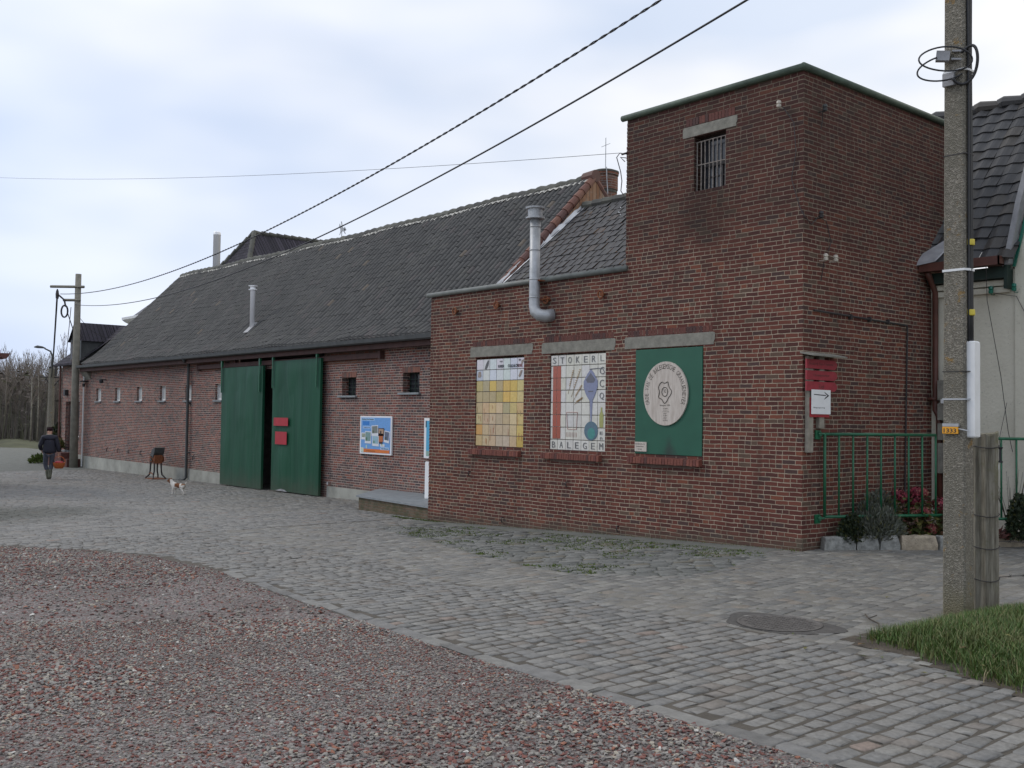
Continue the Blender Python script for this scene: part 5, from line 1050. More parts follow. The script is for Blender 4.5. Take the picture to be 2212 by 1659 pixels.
# ---- dog
DB = Vector((-18.46, -.81, G(-18.46)-.006)); df = Vector((-.86, -.51, 0)).normalized(); dr_ = Vector((df.y, -df.x, 0))
WD = lambda f_, r_, z_: DB+df*f_+dr_*r_+Vector((0, 0, z_))
DG = thing('dog', 'small white and brown terrier standing on the cobbles before the green doors', 'dog', tuple(DB))
dv = [(-.14,0,.245),(0,0,.235),(.11,0,.235),(.18,0,.28),(.235,0,.335),(.275,0,.365),(.34,0,.345),(.365,0,.34),
 (-.15,.05,.20),(-.10,.055,.145),(-.175,.055,.095),(-.165,.055,.02),(-.14,.055,.012), (-.15,-.05,.20),(-.13,-.055,.145),(-.205,-.055,.095),(-.20,-.055,.02),(-.175,-.055,.012),
 (.13,.045,.18),(.115,.045,.10),(.12,.045,.02),(.145,.045,.012), (.13,-.045,.18),(.155,-.045,.10),(.15,-.045,.02),(.175,-.045,.012), (-.20,0,.27),(-.235,0,.31),(-.25,0,.35), (.26,.04,.41),(.265,.045,.435),(.26,-.04,.41),(.265,-.045,.435)]
de = [(0,1),(1,2),(2,3),(3,4),(4,5),(5,6),(6,7),(0,8),(8,9),(9,10),(10,11),(11,12),(0,13),(13,14),(14,15),(15,16),(16,17),(2,18),(18,19),(19,20),(20,21),(2,22),(22,23),(23,24),(24,25),(0,26),(26,27),(27,28),(5,29),(29,30),(5,31),(31,32)]
dd = [.066,.066,.082,.066,.05,.052,.028,.018,.045,.032,.018,.015,.014,.045,.032,.018,.015,.014,.032,.02,.015,.015,.032,.02,.015,.015,.022,.015,.009,.018,.008,.018,.008]
def furc(c):
    l = c-DB; f_, z_ = l.dot(df), l.z; w_ = (.62,.58,.52,1); b_ = (.16,.065,.03,1)
    if f_ > .235 and z_ > .29 and not (f_ > .30 and z_ < .335): return b_
    if -.07 < f_ < .07 and z_ > .185+.03*math.sin(f_*40): return b_
    if -.215 < f_ < -.12 and z_ > .255: return (.20,.10,.05,1)
    return w_
skin_mesh('body', [WD(*v) for v in dv], de, dd, 'fur', DG, 2, furc)

# ================================================================== things on the walls
PO = thing('poster', 'blue and orange event poster in a white frame on the barn wall', 'poster', (-13.3,1.98,.75))
x0, x1, z0, z1 = -14.0, -12.6, .755, 1.69; w_, h_ = x1-x0, z1-z0
mb = MB(); mb.bevbox((x0,1.955,z0),(x1,1.992,z1),.004); mb.build('frame', 'white', PO)
mb = MB(); q = lambda a, b: (x0+w_*a, z0+h_*(1-b))
def rect(mb, a, b, c, d, y, col, rot=0):
    cx, cz = (a+c)/2, (b+d)/2; pts = []
    for (u, v) in ((a,b),(c,b),(c,d),(a,d)):
        du, dv_ = (u-cx)*w_, (v-cz)*h_; cc, ss = math.cos(rot), math.sin(rot); px, pz = q(cx, cz); pts.append((px+du*cc-dv_*ss, y, pz-(du*ss+dv_*cc)))
    mb.cc = col; mb.add(pts, [(0,1,2,3)])
rect(mb,.035,.04,.965,.96,1.953,(.17,.38,.74,1)); rect(mb,.05,.055,.47,.12,1.951,(.38,.60,.85,1)); rect(mb,.09,.14,.30,.24,1.951,(.04,.22,.62,1)); rect(mb,.09,.27,.35,.33,1.951,(.40,.58,.84,1))
rect(mb,.11,.86,.95,.955,1.951,(.70,.20,.05,1)); rect(mb,.67,.80,.93,.87,1.950,(.42,.62,.86,1)); rect(mb,.04,.83,.13,.95,1.950,(.62,.68,.55,1)); rect(mb,.20,.76,.24,.85,1.950,(.50,.66,.60,1))
for (a,b,c,d,ro,pc) in ((.05,.44,.20,.62,.0,(.35,.38,.30,1)), (.17,.40,.37,.72,.02,(.22,.35,.34,1)), (.38,.24,.59,.51,-.06,(.22,.24,.22,1)), (.41,.50,.62,.78,.04,(.32,.50,.58,1)), (.78,.38,.95,.68,.12,(.14,.17,.24,1)), (.66,.72,.80,.79,.03,(.75,.75,.75,1))):
    rect(mb,a,b,c,d,1.9495-.0006*(a*10),(.74,.76,.80,1),ro); rect(mb,a+.018,b+.022,c-.018,d-.065 if d-b > .1 else d-.02,1.9485-.0006*(a*10),pc,ro)
    rect(mb,a+.03,(b+d)/2,a+.08,d-.07,1.9478-.0006*(a*10),(pc[0]*.5,pc[1]*.6,pc[2]*.4,1),ro)
rect(mb,.60,.31,.78,.51,1.9425,(.07,.05,.05,1)); rect(mb,.615,.33,.765,.45,1.9418,(.45,.30,.20,1),.05); rect(mb,.62,.45,.75,.66,1.9425,(.50,.16,.06,1)); rect(mb,.635,.66,.735,.71,1.9425,(.10,.05,.03,1)); rect(mb,.66,.38,.70,.47,1.941,(.05,.04,.04,1))
mb.build('print', 'painted', PO, fixn=False)
mb = MB(); put_text(mb, 'Stokerij Van Damme', x0+w_*.255, z0+h_*(1-.088), 1.9495, .036, .52, bold=.02); put_text(mb, 'www.stokerijvandamme.be', x0+w_*.36, z0+h_*(1-.915), 1.9495, .022, .40); put_text(mb, 'Van Damme', x0+w_*.80, z0+h_*(1-.835), 1.9485, .032, .30); put_text(mb, 'distilleerderij', x0+w_*.22, z0+h_*(1-.30), 1.9495, .022, .28)
mb.build('lettering', 'ink', PO, fixn=False)
P2 = thing('poster', 'blue poster in a white frame half hidden by the brick building corner', 'poster', (-10.6,1.98,.75))
mb = MB(); mb.bevbox((-11.24,1.93,.75),(-9.9,1.97,1.66),.004); mb.build('frame', 'white', P2)
mb = MB(); mb.cc = (.10,.42,.66,1); mb.add([(-11.15,1.926,.92),(-10.0,1.926,.92),(-10.0,1.926,1.60),(-11.15,1.926,1.60)], [(0,1,2,3)]); mb.cc = (.30,.45,.40,1); mb.add([(-11.15,1.926,.80),(-10.0,1.926,.80),(-10.0,1.926,.92),(-11.15,1.926,.92)], [(0,1,2,3)]); mb.cc = (.03,.03,.04,1); mb.add([(-11.18,1.925,1.45),(-11.14,1.925,1.45),(-11.14,1.925,1.60),(-11.18,1.925,1.60)], [(0,1,2,3)]); mb.build('print', 'painted', P2, fixn=False)
CB = thing('cabinet', 'tall white metal cabinet on the platform behind the brick corner', 'cabinet', (-10.0,1.0,-.10))
mb = MB(); mb.bevbox((-9.95,1.05,-.055),(-9.2,1.55,.74),.008); mb.build('housing', 'pvcwhite', CB); mb = MB(); mb.box((-9.93,1.03,-.03),(-9.22,1.048,.72)); mb.build('door', 'white', CB)
mb = MB(); mb.tube([(-9.95,1.2,.30),(-10.3,1.45,.22),(-10.7,1.7,.08),(-10.95,1.8,-.0),(-11.1,1.85,-.03)], .022, 8); mb.build('hose', 'jeans', CB)
for (a, b, c, d, lb) in ((-18.17,-17.35,1.385,1.61,'upper wide red notice on the right green sliding door'), (-18.07,-17.41,.875,1.225,'lower squarish red notice on the right green sliding door')):
    mb = MB(); mb.box((a,1.752,c),(b,1.758,d)); tag(mb.build('notice', 'red'), lb, 'notice', 'red notices on the sliding door')
# platform
PF = thing('loading_platform', 'low mossy brick platform with bluestone top beside the brick building', 'platform', (-10,1,-.4))
mb = MB(); mb.prism([(-11.55,.42),(-8.30,.12),(-8.30,1.97),(-12.9,1.97)], lambda p:(p[0],p[1],-.8), lambda p:(p[0],p[1],-.095)); pb = mb.build('base', 'mossybrick' if 'mossybrick' in M else 'patch', PF)
mb = MB(); mb.prism([(-11.6,.38),(-8.33,.08),(-8.33,1.965),(-13.1,1.965)], lambda p:(p[0],p[1],-.094), lambda p:(p[0],p[1],-.055)); mb.build('slab', 'bluestone', PF)

# ---- direction sign on the side of the tower
SG = thing('direction_sign', 'wooden direction sign with three red arrow boards on the tower corner', 'sign', (.05,.25,1.3))
for (a, b, c) in ((.05,.17,1.29), (.31,.43,1.61)): mb = MB(); mb.bevbox((.005,a,c),(.055,b,2.57),.004); mb.build('upright', 'greywood', SG)
mb = MB(); mb.prism([(-.01,2.60),(.20,2.56),(.20,2.58),(-.01,2.625)], lambda p:(p[0]+.01,-.06,p[1]), lambda p:(p[0]+.01,.74,p[1])); mb.build('rain_board', 'concrete', SG)
for k, (zc_, tx) in enumerate(((2.465,'Stokerij Van Damme'), (2.315,'Graanjenever'), (2.17,'Zaal'))):
    mb = MB(); zc2 = zc_; mb.prism([(-.02,-.062),(.64,-.062),(.70,-.02),(.70,.02),(.64,.062),(-.02,.062)], lambda p:(.056,p[0],zc2+p[1]), lambda p:(.078,p[0],zc2+p[1])); bo = mb.build('arrow_board', 'redwood', SG)
    mb = MB(); put_text(mb, tx, 0, 0, 0, .05, .032*len(tx)); v = [(.079-y*1.0, .32+x, zc2+z) for x, y, z in mb.v]; mb.v = v; mb.build('lettering', 'fadedink', bo, fixn=False)
mb = MB(); mb.box((.056,.08,1.76),(.068,.53,2.02)); mb.build('backing_board', 'red', SG)
NS = thing('paper_sign', 'white paper sign with a black arrow below the red arrow boards', 'sign', (.08,.3,1.8)); mb = MB(); mb.box((.079,.085,1.80),(.083,.535,2.125)); mb.build('sheet', 'white', NS)
mb = MB(); Ax = lambda p: (.0835, p[0], p[1]); Bx = lambda p: (.0845, p[0], p[1])
mb.prism([(.14,2.055),(.42,2.045),(.42,2.058),(.14,2.066)], Ax, Bx); mb.prism([(.38,2.10),(.50,2.05),(.38,1.995),(.40,2.02),(.455,2.05),(.40,2.08)], Ax, Bx); mb.build('arrow', 'ink', NS)
mb = MB(); put_text(mb, 'Rondleiding', 0, 0, 0, .022, .26, rot=PI); mb.v = [(.0845, .26+x, 1.885+z) for x, y, z in mb.v]; mb.build('lettering', 'ink', NS, fixn=False)

# ================================================================== concrete pole and its fittings
PX, PY = 3.60, -3.09
CP = thing('concrete_pole', 'rough concrete utility pole beside the verge, standing left of the timber post', 'utility pole', (PX,PY,.03))
mb = MB(); v = []
for zz, k in ((-.2,1.0),(2.7,.93),(5.4,.86),(8.2,.79)):
    for (a, b) in ((-1,-.82),(-.86,-1),(.86,-1),(1,-.82),(1,.82),(.86,1),(-.86,1),(-1,.82)): v.append((PX+a*.101*k, PY+b*.088*k, zz))
f = [tuple(i*8+j for j in []) for i in []]
for i in range(3):
    for j in range(8): f.append((i*8+j, i*8+(j+1)%8, (i+1)*8+(j+1)%8, (i+1)*8+j))
f.append(tuple(24+j for j in range(8))); mb.add(v, f); mb.build('shaft', 'poleconc', CP)
cx_ = lambda z: PX+.101*(1-.0257*z)+.014
mb = MB()
for k, (dy, rr_) in enumerate(((-.03,.011),(.0,.013),(.028,.010))): mb.tube([(cx_(zz)+.003*math.sin(zz*2+k), PY+dy+.004*math.sin(zz*3+k), zz) for zz in np.arange(2.35, 8.1, .3)], rr_, 7)
mb.build('cable', 'black', CP, smooth=True)
for zz in (2.62, 3.22): mb = MB(); mb.lathe([(.034,0),(.036,.01),(.036,.04),(.034,.05)], (cx_(zz)+.0,PY,zz), 10); mb.build('tape', 'yellowtape', CP)
mb = MB(); mb.bevbox((cx_(2)+.006-.03,PY-.045,1.58),(cx_(2)+.055,PY+.05,2.40),.012); mb.build('cable_duct', 'pvcwhite', CP)
def band(z, mt, g=.004, h=.02, ext=0):
    mb = MB(); k = 1-.0257*z; pts = [(-.101,-.09),(.10,-.09),(.125+ext,-.03),(.125+ext,.05),(.10,.09),(-.101,.09)]
    mb.prism([(PX+a*k+(g if a > 0 else -g), PY+b*k+(g if b > 0 else -g)) for a, b in pts], lambda p:(p[0],p[1],z), lambda p:(p[0],p[1],z+h)); mb.build('strap', mt, CP)
band(3.0,'pvcwhite'); band(4.72,'pvcwhite',.004,.018); band(1.90,'steel',.002,.014,.02); band(2.14,'darkmetal',.002,.006,.02); band(4.0,'darkmetal',.002,.008)
mb = MB(); R_ = Matrix.Rotation(.5, 3, 'Z') @ Matrix.Rotation(.12, 3, 'Y'); mb.box((-.055,-.035,-.042),(.055,.025,.042),R_,(PX-.07,PY-.13,4.86)); mb.box((.07,-.02,-.03),(.17,.01,-.015),R_,(PX-.07,PY-.13,4.86)); mb.box((.07,-.02,.02),(.18,.01,.035),R_,(PX-.07,PY-.13,4.88)); mb.build('junction_box', 'zincpale', CP)
mb = MB(); mb.box((-.05,-.02,-.06),(.05,.01,.05),None,None); mb.v = [(x+PX-.03, y+PY-.10, z+4.66) for x, y, z in mb.v]; mb.build('mounting_plate', 'zincpale', CP)
mb = MB()
def coil(cx, cz, a, b, tilt, y, a0=0, a1=2*PI, rad=.0085):
    pts = []
    for k in range(33):
        q = a0+(a1-a0)*k/32; u, w2 = a*math.cos(q), b*math.sin(q); u, w2 = u*math.cos(tilt)-w2*math.sin(tilt), u*math.sin(tilt)+w2*math.cos(tilt)
        pts.append((PX+(cx+u)*.80, PY+y+(cx+u)*.5-.02*math.sin(q*2), cz+w2))
    mb.tube(pts, rad, 7)
coil(-.03,4.82,.225,.105,-.10,-.16,rad=.0075); coil(-.07,4.74,.205,.105,.10,-.15,1.7,5.6,.0075); coil(.13,4.76,.095,.17,-.35,-.14,-2.2,2.6,.013); mb.build('cable_coil', 'black', CP, smooth=True)
NP = thing('number_plate', 'small orange plate reading 1333 strapped to the concrete pole', 'plate', (PX-.06,PY-.1,1.65)); mb = MB(); mb.bevbox((PX-.085,PY-.112,1.612),(PX+.05,PY-.095,1.672),.003); pb = mb.build('plate', 'yellow', NP)
mb = MB(); put_text(mb, '1333', PX-.018, 1.64, PY-.112, .036, .11, bold=.02); mb.build('lettering', 'ink', pb, fixn=False)
mb = MB(); mb.box((PX-.085,PY-.112,1.674),(PX+.055,PY-.09,1.70)); mb.tube([(PX+.05,PY-.10,1.655),(PX+.12,PY-.085,1.64)], .006, 5); mb.build('holder', 'steel', NP)
# timber post
TPt = thing('timber_post', 'thick weathered timber post standing right behind the concrete pole', 'post', (3.60,-2.62,.03)); mb = MB(); r = random.Random(12); v = []; n = 18
for i, zz in enumerate(np.linspace(-.2, 1.62, 9)):
    for k in range(n):
        q = 2*PI*k/n; rr_ = .118+.006*math.sin(3*q+1)+.004*math.sin(7*q+zz*2)-(.022 if k == 14 else 0); v.append((3.60+rr_*math.cos(q), -2.62+rr_*math.sin(q)*.92, zz+(.02*math.sin(2*q)+r.uniform(-.012,.012) if i == 8 else 0)))
f = [(i*n+k, i*n+(k+1)%n, (i+1)*n+(k+1)%n, (i+1)*n+k) for i in range(8) for k in range(n)]; f.append(tuple(8*n+k for k in range(n))); mb.add(v, f); mb.build('shaft', 'post', TPt)
for zz in (1.50, .90, .62, .34): mb = MB(); mb.tube([(3.60+.128*math.cos(q*PI/9), -2.62+.120*math.sin(q*PI/9), zz+.012*math.sin(q*.7)) for q in range(19)], .0045, 5); mb.build('wire_wrap', 'darkmetal', TPt)
r = random.Random(2)
for k, (za, zb, lb) in enumerate(((.67,.56,'upper barbed wire strand running right from the timber post'), (.36,.36,'lower barbed wire strand running right from the timber post'))):
    mb = MB(); pts = [(3.70+.65*t, -2.60+.76*t, za+(zb-za)*t/2+.03*math.sin(t*2.2)+r.uniform(-.004,.004)) for t in np.arange(0, 5, .12)]; mb.tube(pts, .0035, 5)
    for p in pts[1::1]: mb.tube([(p[0]-.012,p[1],p[2]-.014),(p[0]+.012,p[1],p[2]+.014)], .002, 4); mb.tube([(p[0]+.012,p[1]-.01,p[2]-.012),(p[0]-.01,p[1]+.01,p[2]+.014)], .002, 4)
    tag(mb.build('barbed_wire', 'darkmetal'), lb, 'wire', 'barbed wire strands')
# ================================================================== gates
def gate(name, label, P, Q, za, zb, bars, extra=0, hinge=False):
    P, Q = Vector(P), Vector(Q); d = Q-P; t = thing(name, label, 'gate', (P.x,P.y,0)); u = lambda a, z, e=0: (P.x+d.x*a, P.y+d.y*a, z+e)
    mb = MB(); mb.tube([u(0,zb+.0),u(1,zb)], .021, 10); mb.build('top_rail', 'green', t, smooth=True); mb = MB(); mb.tube([u(0,za),u(1+extra,za)], .021, 10); mb.build('bottom_rail', 'green', t, smooth=True)
    for k in range(bars): mb = MB(); a = k/(bars-1) if not extra < 0 else k/bars; mb.tube([u(a,za),u(a,zb)], .021 if k in (0,) else .014, 8); mb.build('upright' if k == 0 else 'bar', 'green', t, smooth=True)
    if hinge:
        for zz in (za-.02, zb-.0): mb = MB(); mb.box((.002,P.y-.14,zz-.07),(.02,P.y-.02,zz+.05)); mb.tube([(.02,P.y-.08,zz),(P.x,P.y,zz)], .016, 8); mb.tube([(.03,P.y-.05,zz-.03),(.03,P.y-.05,zz+.03)], .022, 8); mb.build('hinge', 'green', t)
    return t
gate('garden_gate', 'green tubular gate hinged on the tower side, in front of the flower bed', (.07,.42,0), (.81,1.99,0), .43, 1.535, 9, .32, True)
gate('garden_gate', 'green tubular gate right of the poles, before the white house', (1.02,2.14,0), (2.12,3.38,0), .40, 1.50, 9)
SP = thing('spool_insulator', 'black spool and white cup hanging on the right gate by a wire', 'insulator', (1.42,2.6,1.1)); mb = MB(); mb.lathe([(.03,0),(.032,.015),(.018,.03),(.018,.18),(.03,.20),(.032,.215)], (1.425,2.60,1.17), 10); mb.build('spool', 'black', SP); mb = MB(); mb.lathe([(.02,0),(.05,.02),(.05,.08),(.02,.10)], (1.375,2.55,1.06), 12); mb.build('cup', 'white', SP)
mb = MB(); mb.tube([(1.42,2.60,1.38),(1.40,2.62,1.5),(1.38,2.9,2.0)], .004, 5); mb.tube([(1.40,2.58,1.17),(1.375,2.55,1.10)], .006, 5); mb.build('wire', 'darkmetal', SP)
# ================================================================== edging stones
r = random.Random(14)
SPT = [((.13,.33),(.38,.67),'rockgrey','grey edging stone nearest the tower corner'), ((.39,.69),(.575,.925),'rockgrey','second grey edging stone from the tower corner'), ((.585,.94),(.75,1.145),'rockgrey','shortest grey edging stone, left of the tan block'),
       ((.76,1.16),(1.06,1.555),'rocktan','long tan edging stone below the hydrangea, left of the concrete pole'), ((1.075,1.585),(1.22,1.85),'rockgrey','edging stone half hidden behind the concrete pole'), ((1.37,2.44),(1.62,2.98),'rocktan','long tan edging stone right of the timber post')]
for (a, b, mt, lb) in SPT:
    a, b = Vector(a), Vector(b); d = (b-a); L_ = d.length; d.normalize(); nn_ = Vector((-d.y, d.x)); mb = MB(); v = []; hh = .185+r.uniform(-.012,.012)
    nx = 6
    for i in range(nx+1):
        t = L_*i/nx
        for (o_, z_) in ((-.0,-.05),(-.012,.06),(.0,hh-.03),(.03,hh),(.15,hh-.005),(.19,hh-.04),(.20,-.05)):
            k = .012 if i in (0, nx) and z_ > .1 else 0; p = a+d*(t+(k*1.6 if i == 0 else (-k*1.6 if i == nx else 0)))+nn_*(o_+r.uniform(-.007,.007)); v.append((p.x, p.y, z_-k+r.uniform(-.008,.008)+G(p.x)))
    m_ = 7; f = [(i*m_+j, (i+1)*m_+j, (i+1)*m_+j+1, i*m_+j+1) for i in range(nx) for j in range(m_-1)]+[tuple(range(m_)), tuple(nx*m_+j for j in range(m_))]
    mb.add(v, f); tag(mb.build('edging_stone', mt), lb, 'edging stone', 'edging stones along the flower bed')
mb = MB(); mb.prism([(.02,.45),(.10,.50),(.20,.62),(.95,1.72),(1.10,2.1),(1.36,2.75),(1.6,3.40),(.02,3.40)], lambda p:(p[0],p[1],-.1), lambda p:(p[0],p[1],.12)); tag(mb.build('flower_bed', 'mulch'), kind='structure')
# ================================================================== plants
def cluster(name, label, cat, c, rad, n, size, mat, seed, up=.5, aspect=.3, stems=0, smat='soil', dome=True):
    r = random.Random(seed); t = thing(name, label, cat, (c[0],c[1],c[2])); mb = MB()
    for k in range(n):
        while True:
            x, y, z = r.uniform(-1,1), r.uniform(-1,1), r.uniform(0 if dome else -1, 1); q = math.sqrt(x*x+y*y+z*z)
            if q <= 1 and q > .45+.35*math.sin(x*5+seed)*math.sin(y*6): break
        p = Vector((c[0]+x*rad[0], c[1]+y*rad[1], c[2]+z*rad[2])); d = Vector((x*.8+r.gauss(0,.4), y*.8+r.gauss(0,.4), z*.6+up+r.gauss(0,.3))).normalized(); s_ = size*r.uniform(.6,1.3)
        e = d.cross(Vector((r.gauss(0,1),r.gauss(0,1),r.gauss(0,1)))).normalized()*s_*aspect; mb.add([p-e*.4, p+d*s_*.5-e, p+d*s_, p+d*s_*.5+e], [(0,1,2,3)])
    mb.build('foliage', mat, t, fixn=False)
    if stems:
        mb = MB()
        for k in range(stems): q = r.uniform(0,2*PI); a = r.uniform(.2,.8); mb.tube([(c[0]+.1*rad[0]*math.cos(q),c[1]+.1*rad[1]*math.sin(q),c[2]-.03),(c[0]+a*rad[0]*math.cos(q),c[1]+a*rad[1]*math.sin(q),c[2]+rad[2]*.7)], .006, 4)
        mb.build('stems', smat, t)
    return t
cluster('lavender_bush', 'grey green lavender bush in the middle of the flower bed', 'shrub', (.42,1.18,.12), (.27,.46,.42), 4200, .075, 'lav', 1, .7, .10, 8, 'barkpale')
cluster('lavender_bush', 'taller lavender clump against the tower wall behind the gate', 'shrub', (.26,1.45,.20), (.22,.50,.54), 3000, .075, 'lav', 2, .8, .10, 8, 'barkpale')
cluster('evergreen_bush', 'low dark evergreen bush at the left end of the flower bed', 'shrub', (.26,.78,.10), (.16,.24,.36), 2200, .045, 'box', 3, .3, .4, 5)
cluster('evergreen_bush', 'dark evergreen bush at the right edge behind the second gate', 'shrub', (1.62,2.75,.12), (.16,.22,.62), 1800, .05, 'box', 4, .4, .4, 6)
HYh = [(.278,1.572,.652,.06),(.40,1.715,.69,.10),(.45,1.77,.655,.09),(.55,1.88,.63,.105),(.565,1.90,.74,.08),(.64,1.99,.73,.07),(.55,1.88,.46,.095),(.655,2.0,.465,.085),(.785,2.155,.575,.115),(.71,2.07,.225,.085),(.50,1.95,.62,.08)]
t = thing('hydrangea', 'hydrangea with faded crimson flower heads, at the right end of the flower bed', 'shrub', (.6,1.95,.12)); r = random.Random(8); mb = MB()
for k in range(420):
    h = r.choice(HYh); p = Vector((h[0]+r.gauss(0,.10), h[1]+r.gauss(0,.10)+.03, r.uniform(.14, h[2]))); d = Vector((r.gauss(0,1), r.gauss(0,1)-.3, r.gauss(0,.5))).normalized(); s_ = r.uniform(.07,.13); e = d.cross(Vector((0,0,1))+d.cross(Vector((1,0,0)))*.5).normalized()*s_*.33
    q1 = p+d*s_*.35+Vector((0,0,.012)); q2 = p+d*s_*.75; mb.add([p, q1-e, q2-e*.8, p+d*s_-Vector((0,0,.015)), q2+e*.8, q1+e], [(0,1,2,3),(0,3,4,5)])
mb.build('leaves', 'leaf', t, fixn=False); mb = MB()
for h in HYh: mb.tube([(.6+(h[0]-.6)*.3,1.98+(h[1]-1.98)*.3,.10),(h[0],h[1]+.02,h[2])], .006, 4)
mb.build('stems', 'soil', t)
for i, h in enumerate(HYh):
    mb = MB()
    for k in range(170):
        d = Vector((r.gauss(0,1), r.gauss(0,1), r.gauss(.15,.9))).normalized(); p = Vector(h[:3])+d*h[3]*r.uniform(.72,1.0); e = d.cross(Vector((r.gauss(0,1),r.gauss(0,1),r.gauss(0,1)))).normalized()*.017; g_ = d.cross(e).normalized()*.017; k2 = d*.006*r.uniform(-1,1)
        mb.add([p-e, p-g_+k2, p+e, p+g_-k2], [(0,1,2,3)])
    mb.build('flower_head', 'petal2' if i in (6,7,9,5) else 'petal', t, fixn=False)
t = thing('bare_shrub', 'leafless twiggy shrub before the white wall, right of the timber post', 'shrub', (1.45,2.8,.12)); mb = MB(); r = random.Random(4)
for k in range(22): a = r.uniform(0,2*PI); x, y = 1.48, 2.82; mb.tube([(x,y,.12),(x+.10*math.cos(a),y+.06*math.sin(a),.45),(x+.24*math.cos(a),y+.10*math.sin(a),.75+r.uniform(0,.35))], [.006,.004,.002], 4)
mb.build('stems', 'soil', t)
cluster('fern', 'rusty brown dead fern on the mulch right of the poles', 'shrub', (1.33,2.55,.12), (.2,.25,.14), 500, .09, 'header', 9, .4, .12)
for k, (x, y, z, s_) in enumerate(((1.50,2.78,.17,.022),(1.56,2.85,.15,.03))): mb = MB(); mb.lathe([(s_*.4,-s_),(s_*.9,-s_*.5),(s_,0),(s_*.8,s_*.6),(s_*.3,s_)], (x,y,z), 9); tag(mb.build('pebble', 'rocktan', smooth=True), ['smaller pale stone on the mulch at the right edge', 'larger pale stone on the mulch at the right edge'][k], 'stone')
# manhole
MH = thing('manhole_cover', 'round cast iron manhole cover set in a dark patch of the forecourt', 'manhole', (2.76,-4.46,.03)); mb = MB(); r = random.Random(3)
n = 28; poly = [(2.76+(.50+.08*math.sin(3*q)+r.uniform(-.02,.02))*math.cos(q), -4.46+(.40+.05*math.cos(2*q))*math.sin(q)) for q in [2*PI*k/n for k in range(n)]]
mb.prism(poly, lambda p:(p[0],p[1],-.02), lambda p:(p[0],p[1],G(p[0])+.002)); mb.build('surround', 'asphalt', MH) if 'asphalt' in M else None
mb = MB(); mb.lathe([(.34,0),(.345,.012),(.325,.013),(.32,.008),(.01,.008)], (2.76,-4.46,.026), 40)
for i in range(-6, 7):
    for j in range(-6, 7):
        if math.hypot(i, j)*.047 < .29: mb.box((2.76+i*.047-.012,-4.46+j*.047-.012,.032),(2.76+i*.047+.012,-4.46+j*.047+.012,.0385))
mb.build('cover', 'castiron' if 'castiron' in M else 'darkmetal', MH)
# ================================================================== root cutter
RC = thing('root_cutter', 'old rusty root cutting machine with a grey hopper against the barn wall', 'farm machine', (-25.7,1.4,-.48)); gz = G(-25.7); O = Vector((-25.75,1.42,gz))
def pt(a, b, c): return (O.x+a*(.80 if c > .2 else .68), O.y+b*.8, O.z+c*.86)
for (sx, sy) in ((-1,-1),(1,-1),(1,1),(-1,1)):
    mb = MB(); mb.tube([pt(sx*.20,sy*.14,.68),pt(sx*.22,sy*.15,.30),pt(sx*.26,sy*.18,.16),pt(sx*.50,sy*.27,.02)], [.030,.026,.026,.022], 7); mb.build('leg', 'darkmetal', RC)
mb = MB(); mb.tube([pt(-.27,-.19,.18),pt(0,-.20,.24),pt(.27,-.19,.18)], .018, 6); mb.box(pt(-.52,-.28,-.005),pt(.52,.28,.02)); mb.build('base_frame', 'rust', RC)
mb = MB(); mb.prism([(-.27,.66),(.24,.60),(.28,.88),(.12,.98),(-.27,.92)], lambda p: pt(p[0],-.17,p[1]), lambda p: pt(p[0],.17,p[1])); mb.lathe([(.02,0),(.10,.0),(.12,.04),(.12,.36),(.10,.40),(.02,.40)], pt(.0,-.20,.76), 14, 'y'); bd = mb.build('housing', 'rust', RC)
mb = MB(); mb.prism([(-.16,.88),(.12,.80),(.30,1.02),(.36,1.20),(.30,1.22),(.06,1.13)], lambda p: pt(p[0],-.20,p[1]), lambda p: pt(p[0],.22,p[1])); mb.build('hopper', 'zinc', RC)
mb = MB(); mb.lathe([(.015,0),(.05,.0),(.05,.03),(.015,.03)], pt(-.0,-.24,.76), 10, 'y'); mb.tube([pt(0,-.24,.76),pt(.20,-.25,.70),pt(.20,-.34,.70)], .014, 6); mb.build('crank', 'darkmetal', RC)
# ================================================================== poles on the left
LP = thing('wooden_pole', 'tall wooden utility pole with two crossarms at the far end of the barn', 'utility pole', (-35.05,1.6,-.55)); lx, ly = -34.85, 1.62
mb = MB(); mb.tube([(lx+.02,ly,-.7),(lx-.06,ly,3.5),(lx-.02,ly,7.25)], [.165,.14,.115], 12); mb.build('shaft', 'pole_wood', LP, smooth=True)
cm = Vector((.65,.76,0))
for (zz, a, b) in ((6.72,-.95,.42), (6.18,-.42,.28)): mb = MB(); p = Vector((lx-.03,ly-.16,zz)); c0, c1_ = p+cm*a, p+cm*b; mb.tube([tuple(c0),tuple(c1_)], .055, 4); mb.build('crossarm', 'pole_wood', LP)
mb = MB(); ia = Vector((lx-.03,ly-.2,6.42))+cm*(-.62); mb.lathe([(.02,-.2),(.06,-.18),(.07,0),(.05,.12),(.02,.2)], tuple(ia), 8); mb.tube([tuple(ia),tuple(Vector((lx,ly-.2,6.18))+cm*(-.34)),tuple(Vector((lx,ly-.2,5.9))+cm*(-.28))], .035, 6); mb.build('insulator', 'darkmetal', LP)
mb = MB(); ic = Vector((lx,ly-.22,5.72))+cm*(-.30); mb.tube([tuple(ic+cm*(.13*math.cos(q*PI/8))+Vector((0,0,.24*math.sin(q*PI/8)))) for q in range(17)], .035, 6); mb.tube([tuple(ic+cm*.1),(lx-.18,ly-.1,5.0),(lx-.19,ly-.1,3.4)], .02, 5); mb.build('cable_coil', 'black', LP)
LA = thing('street_lamp', 'concrete lamp post with a long arm and wide lamp head before the wood', 'street lamp', (-50.2,5.2,-.57)); sx_, sy_ = -50.2, 5.15
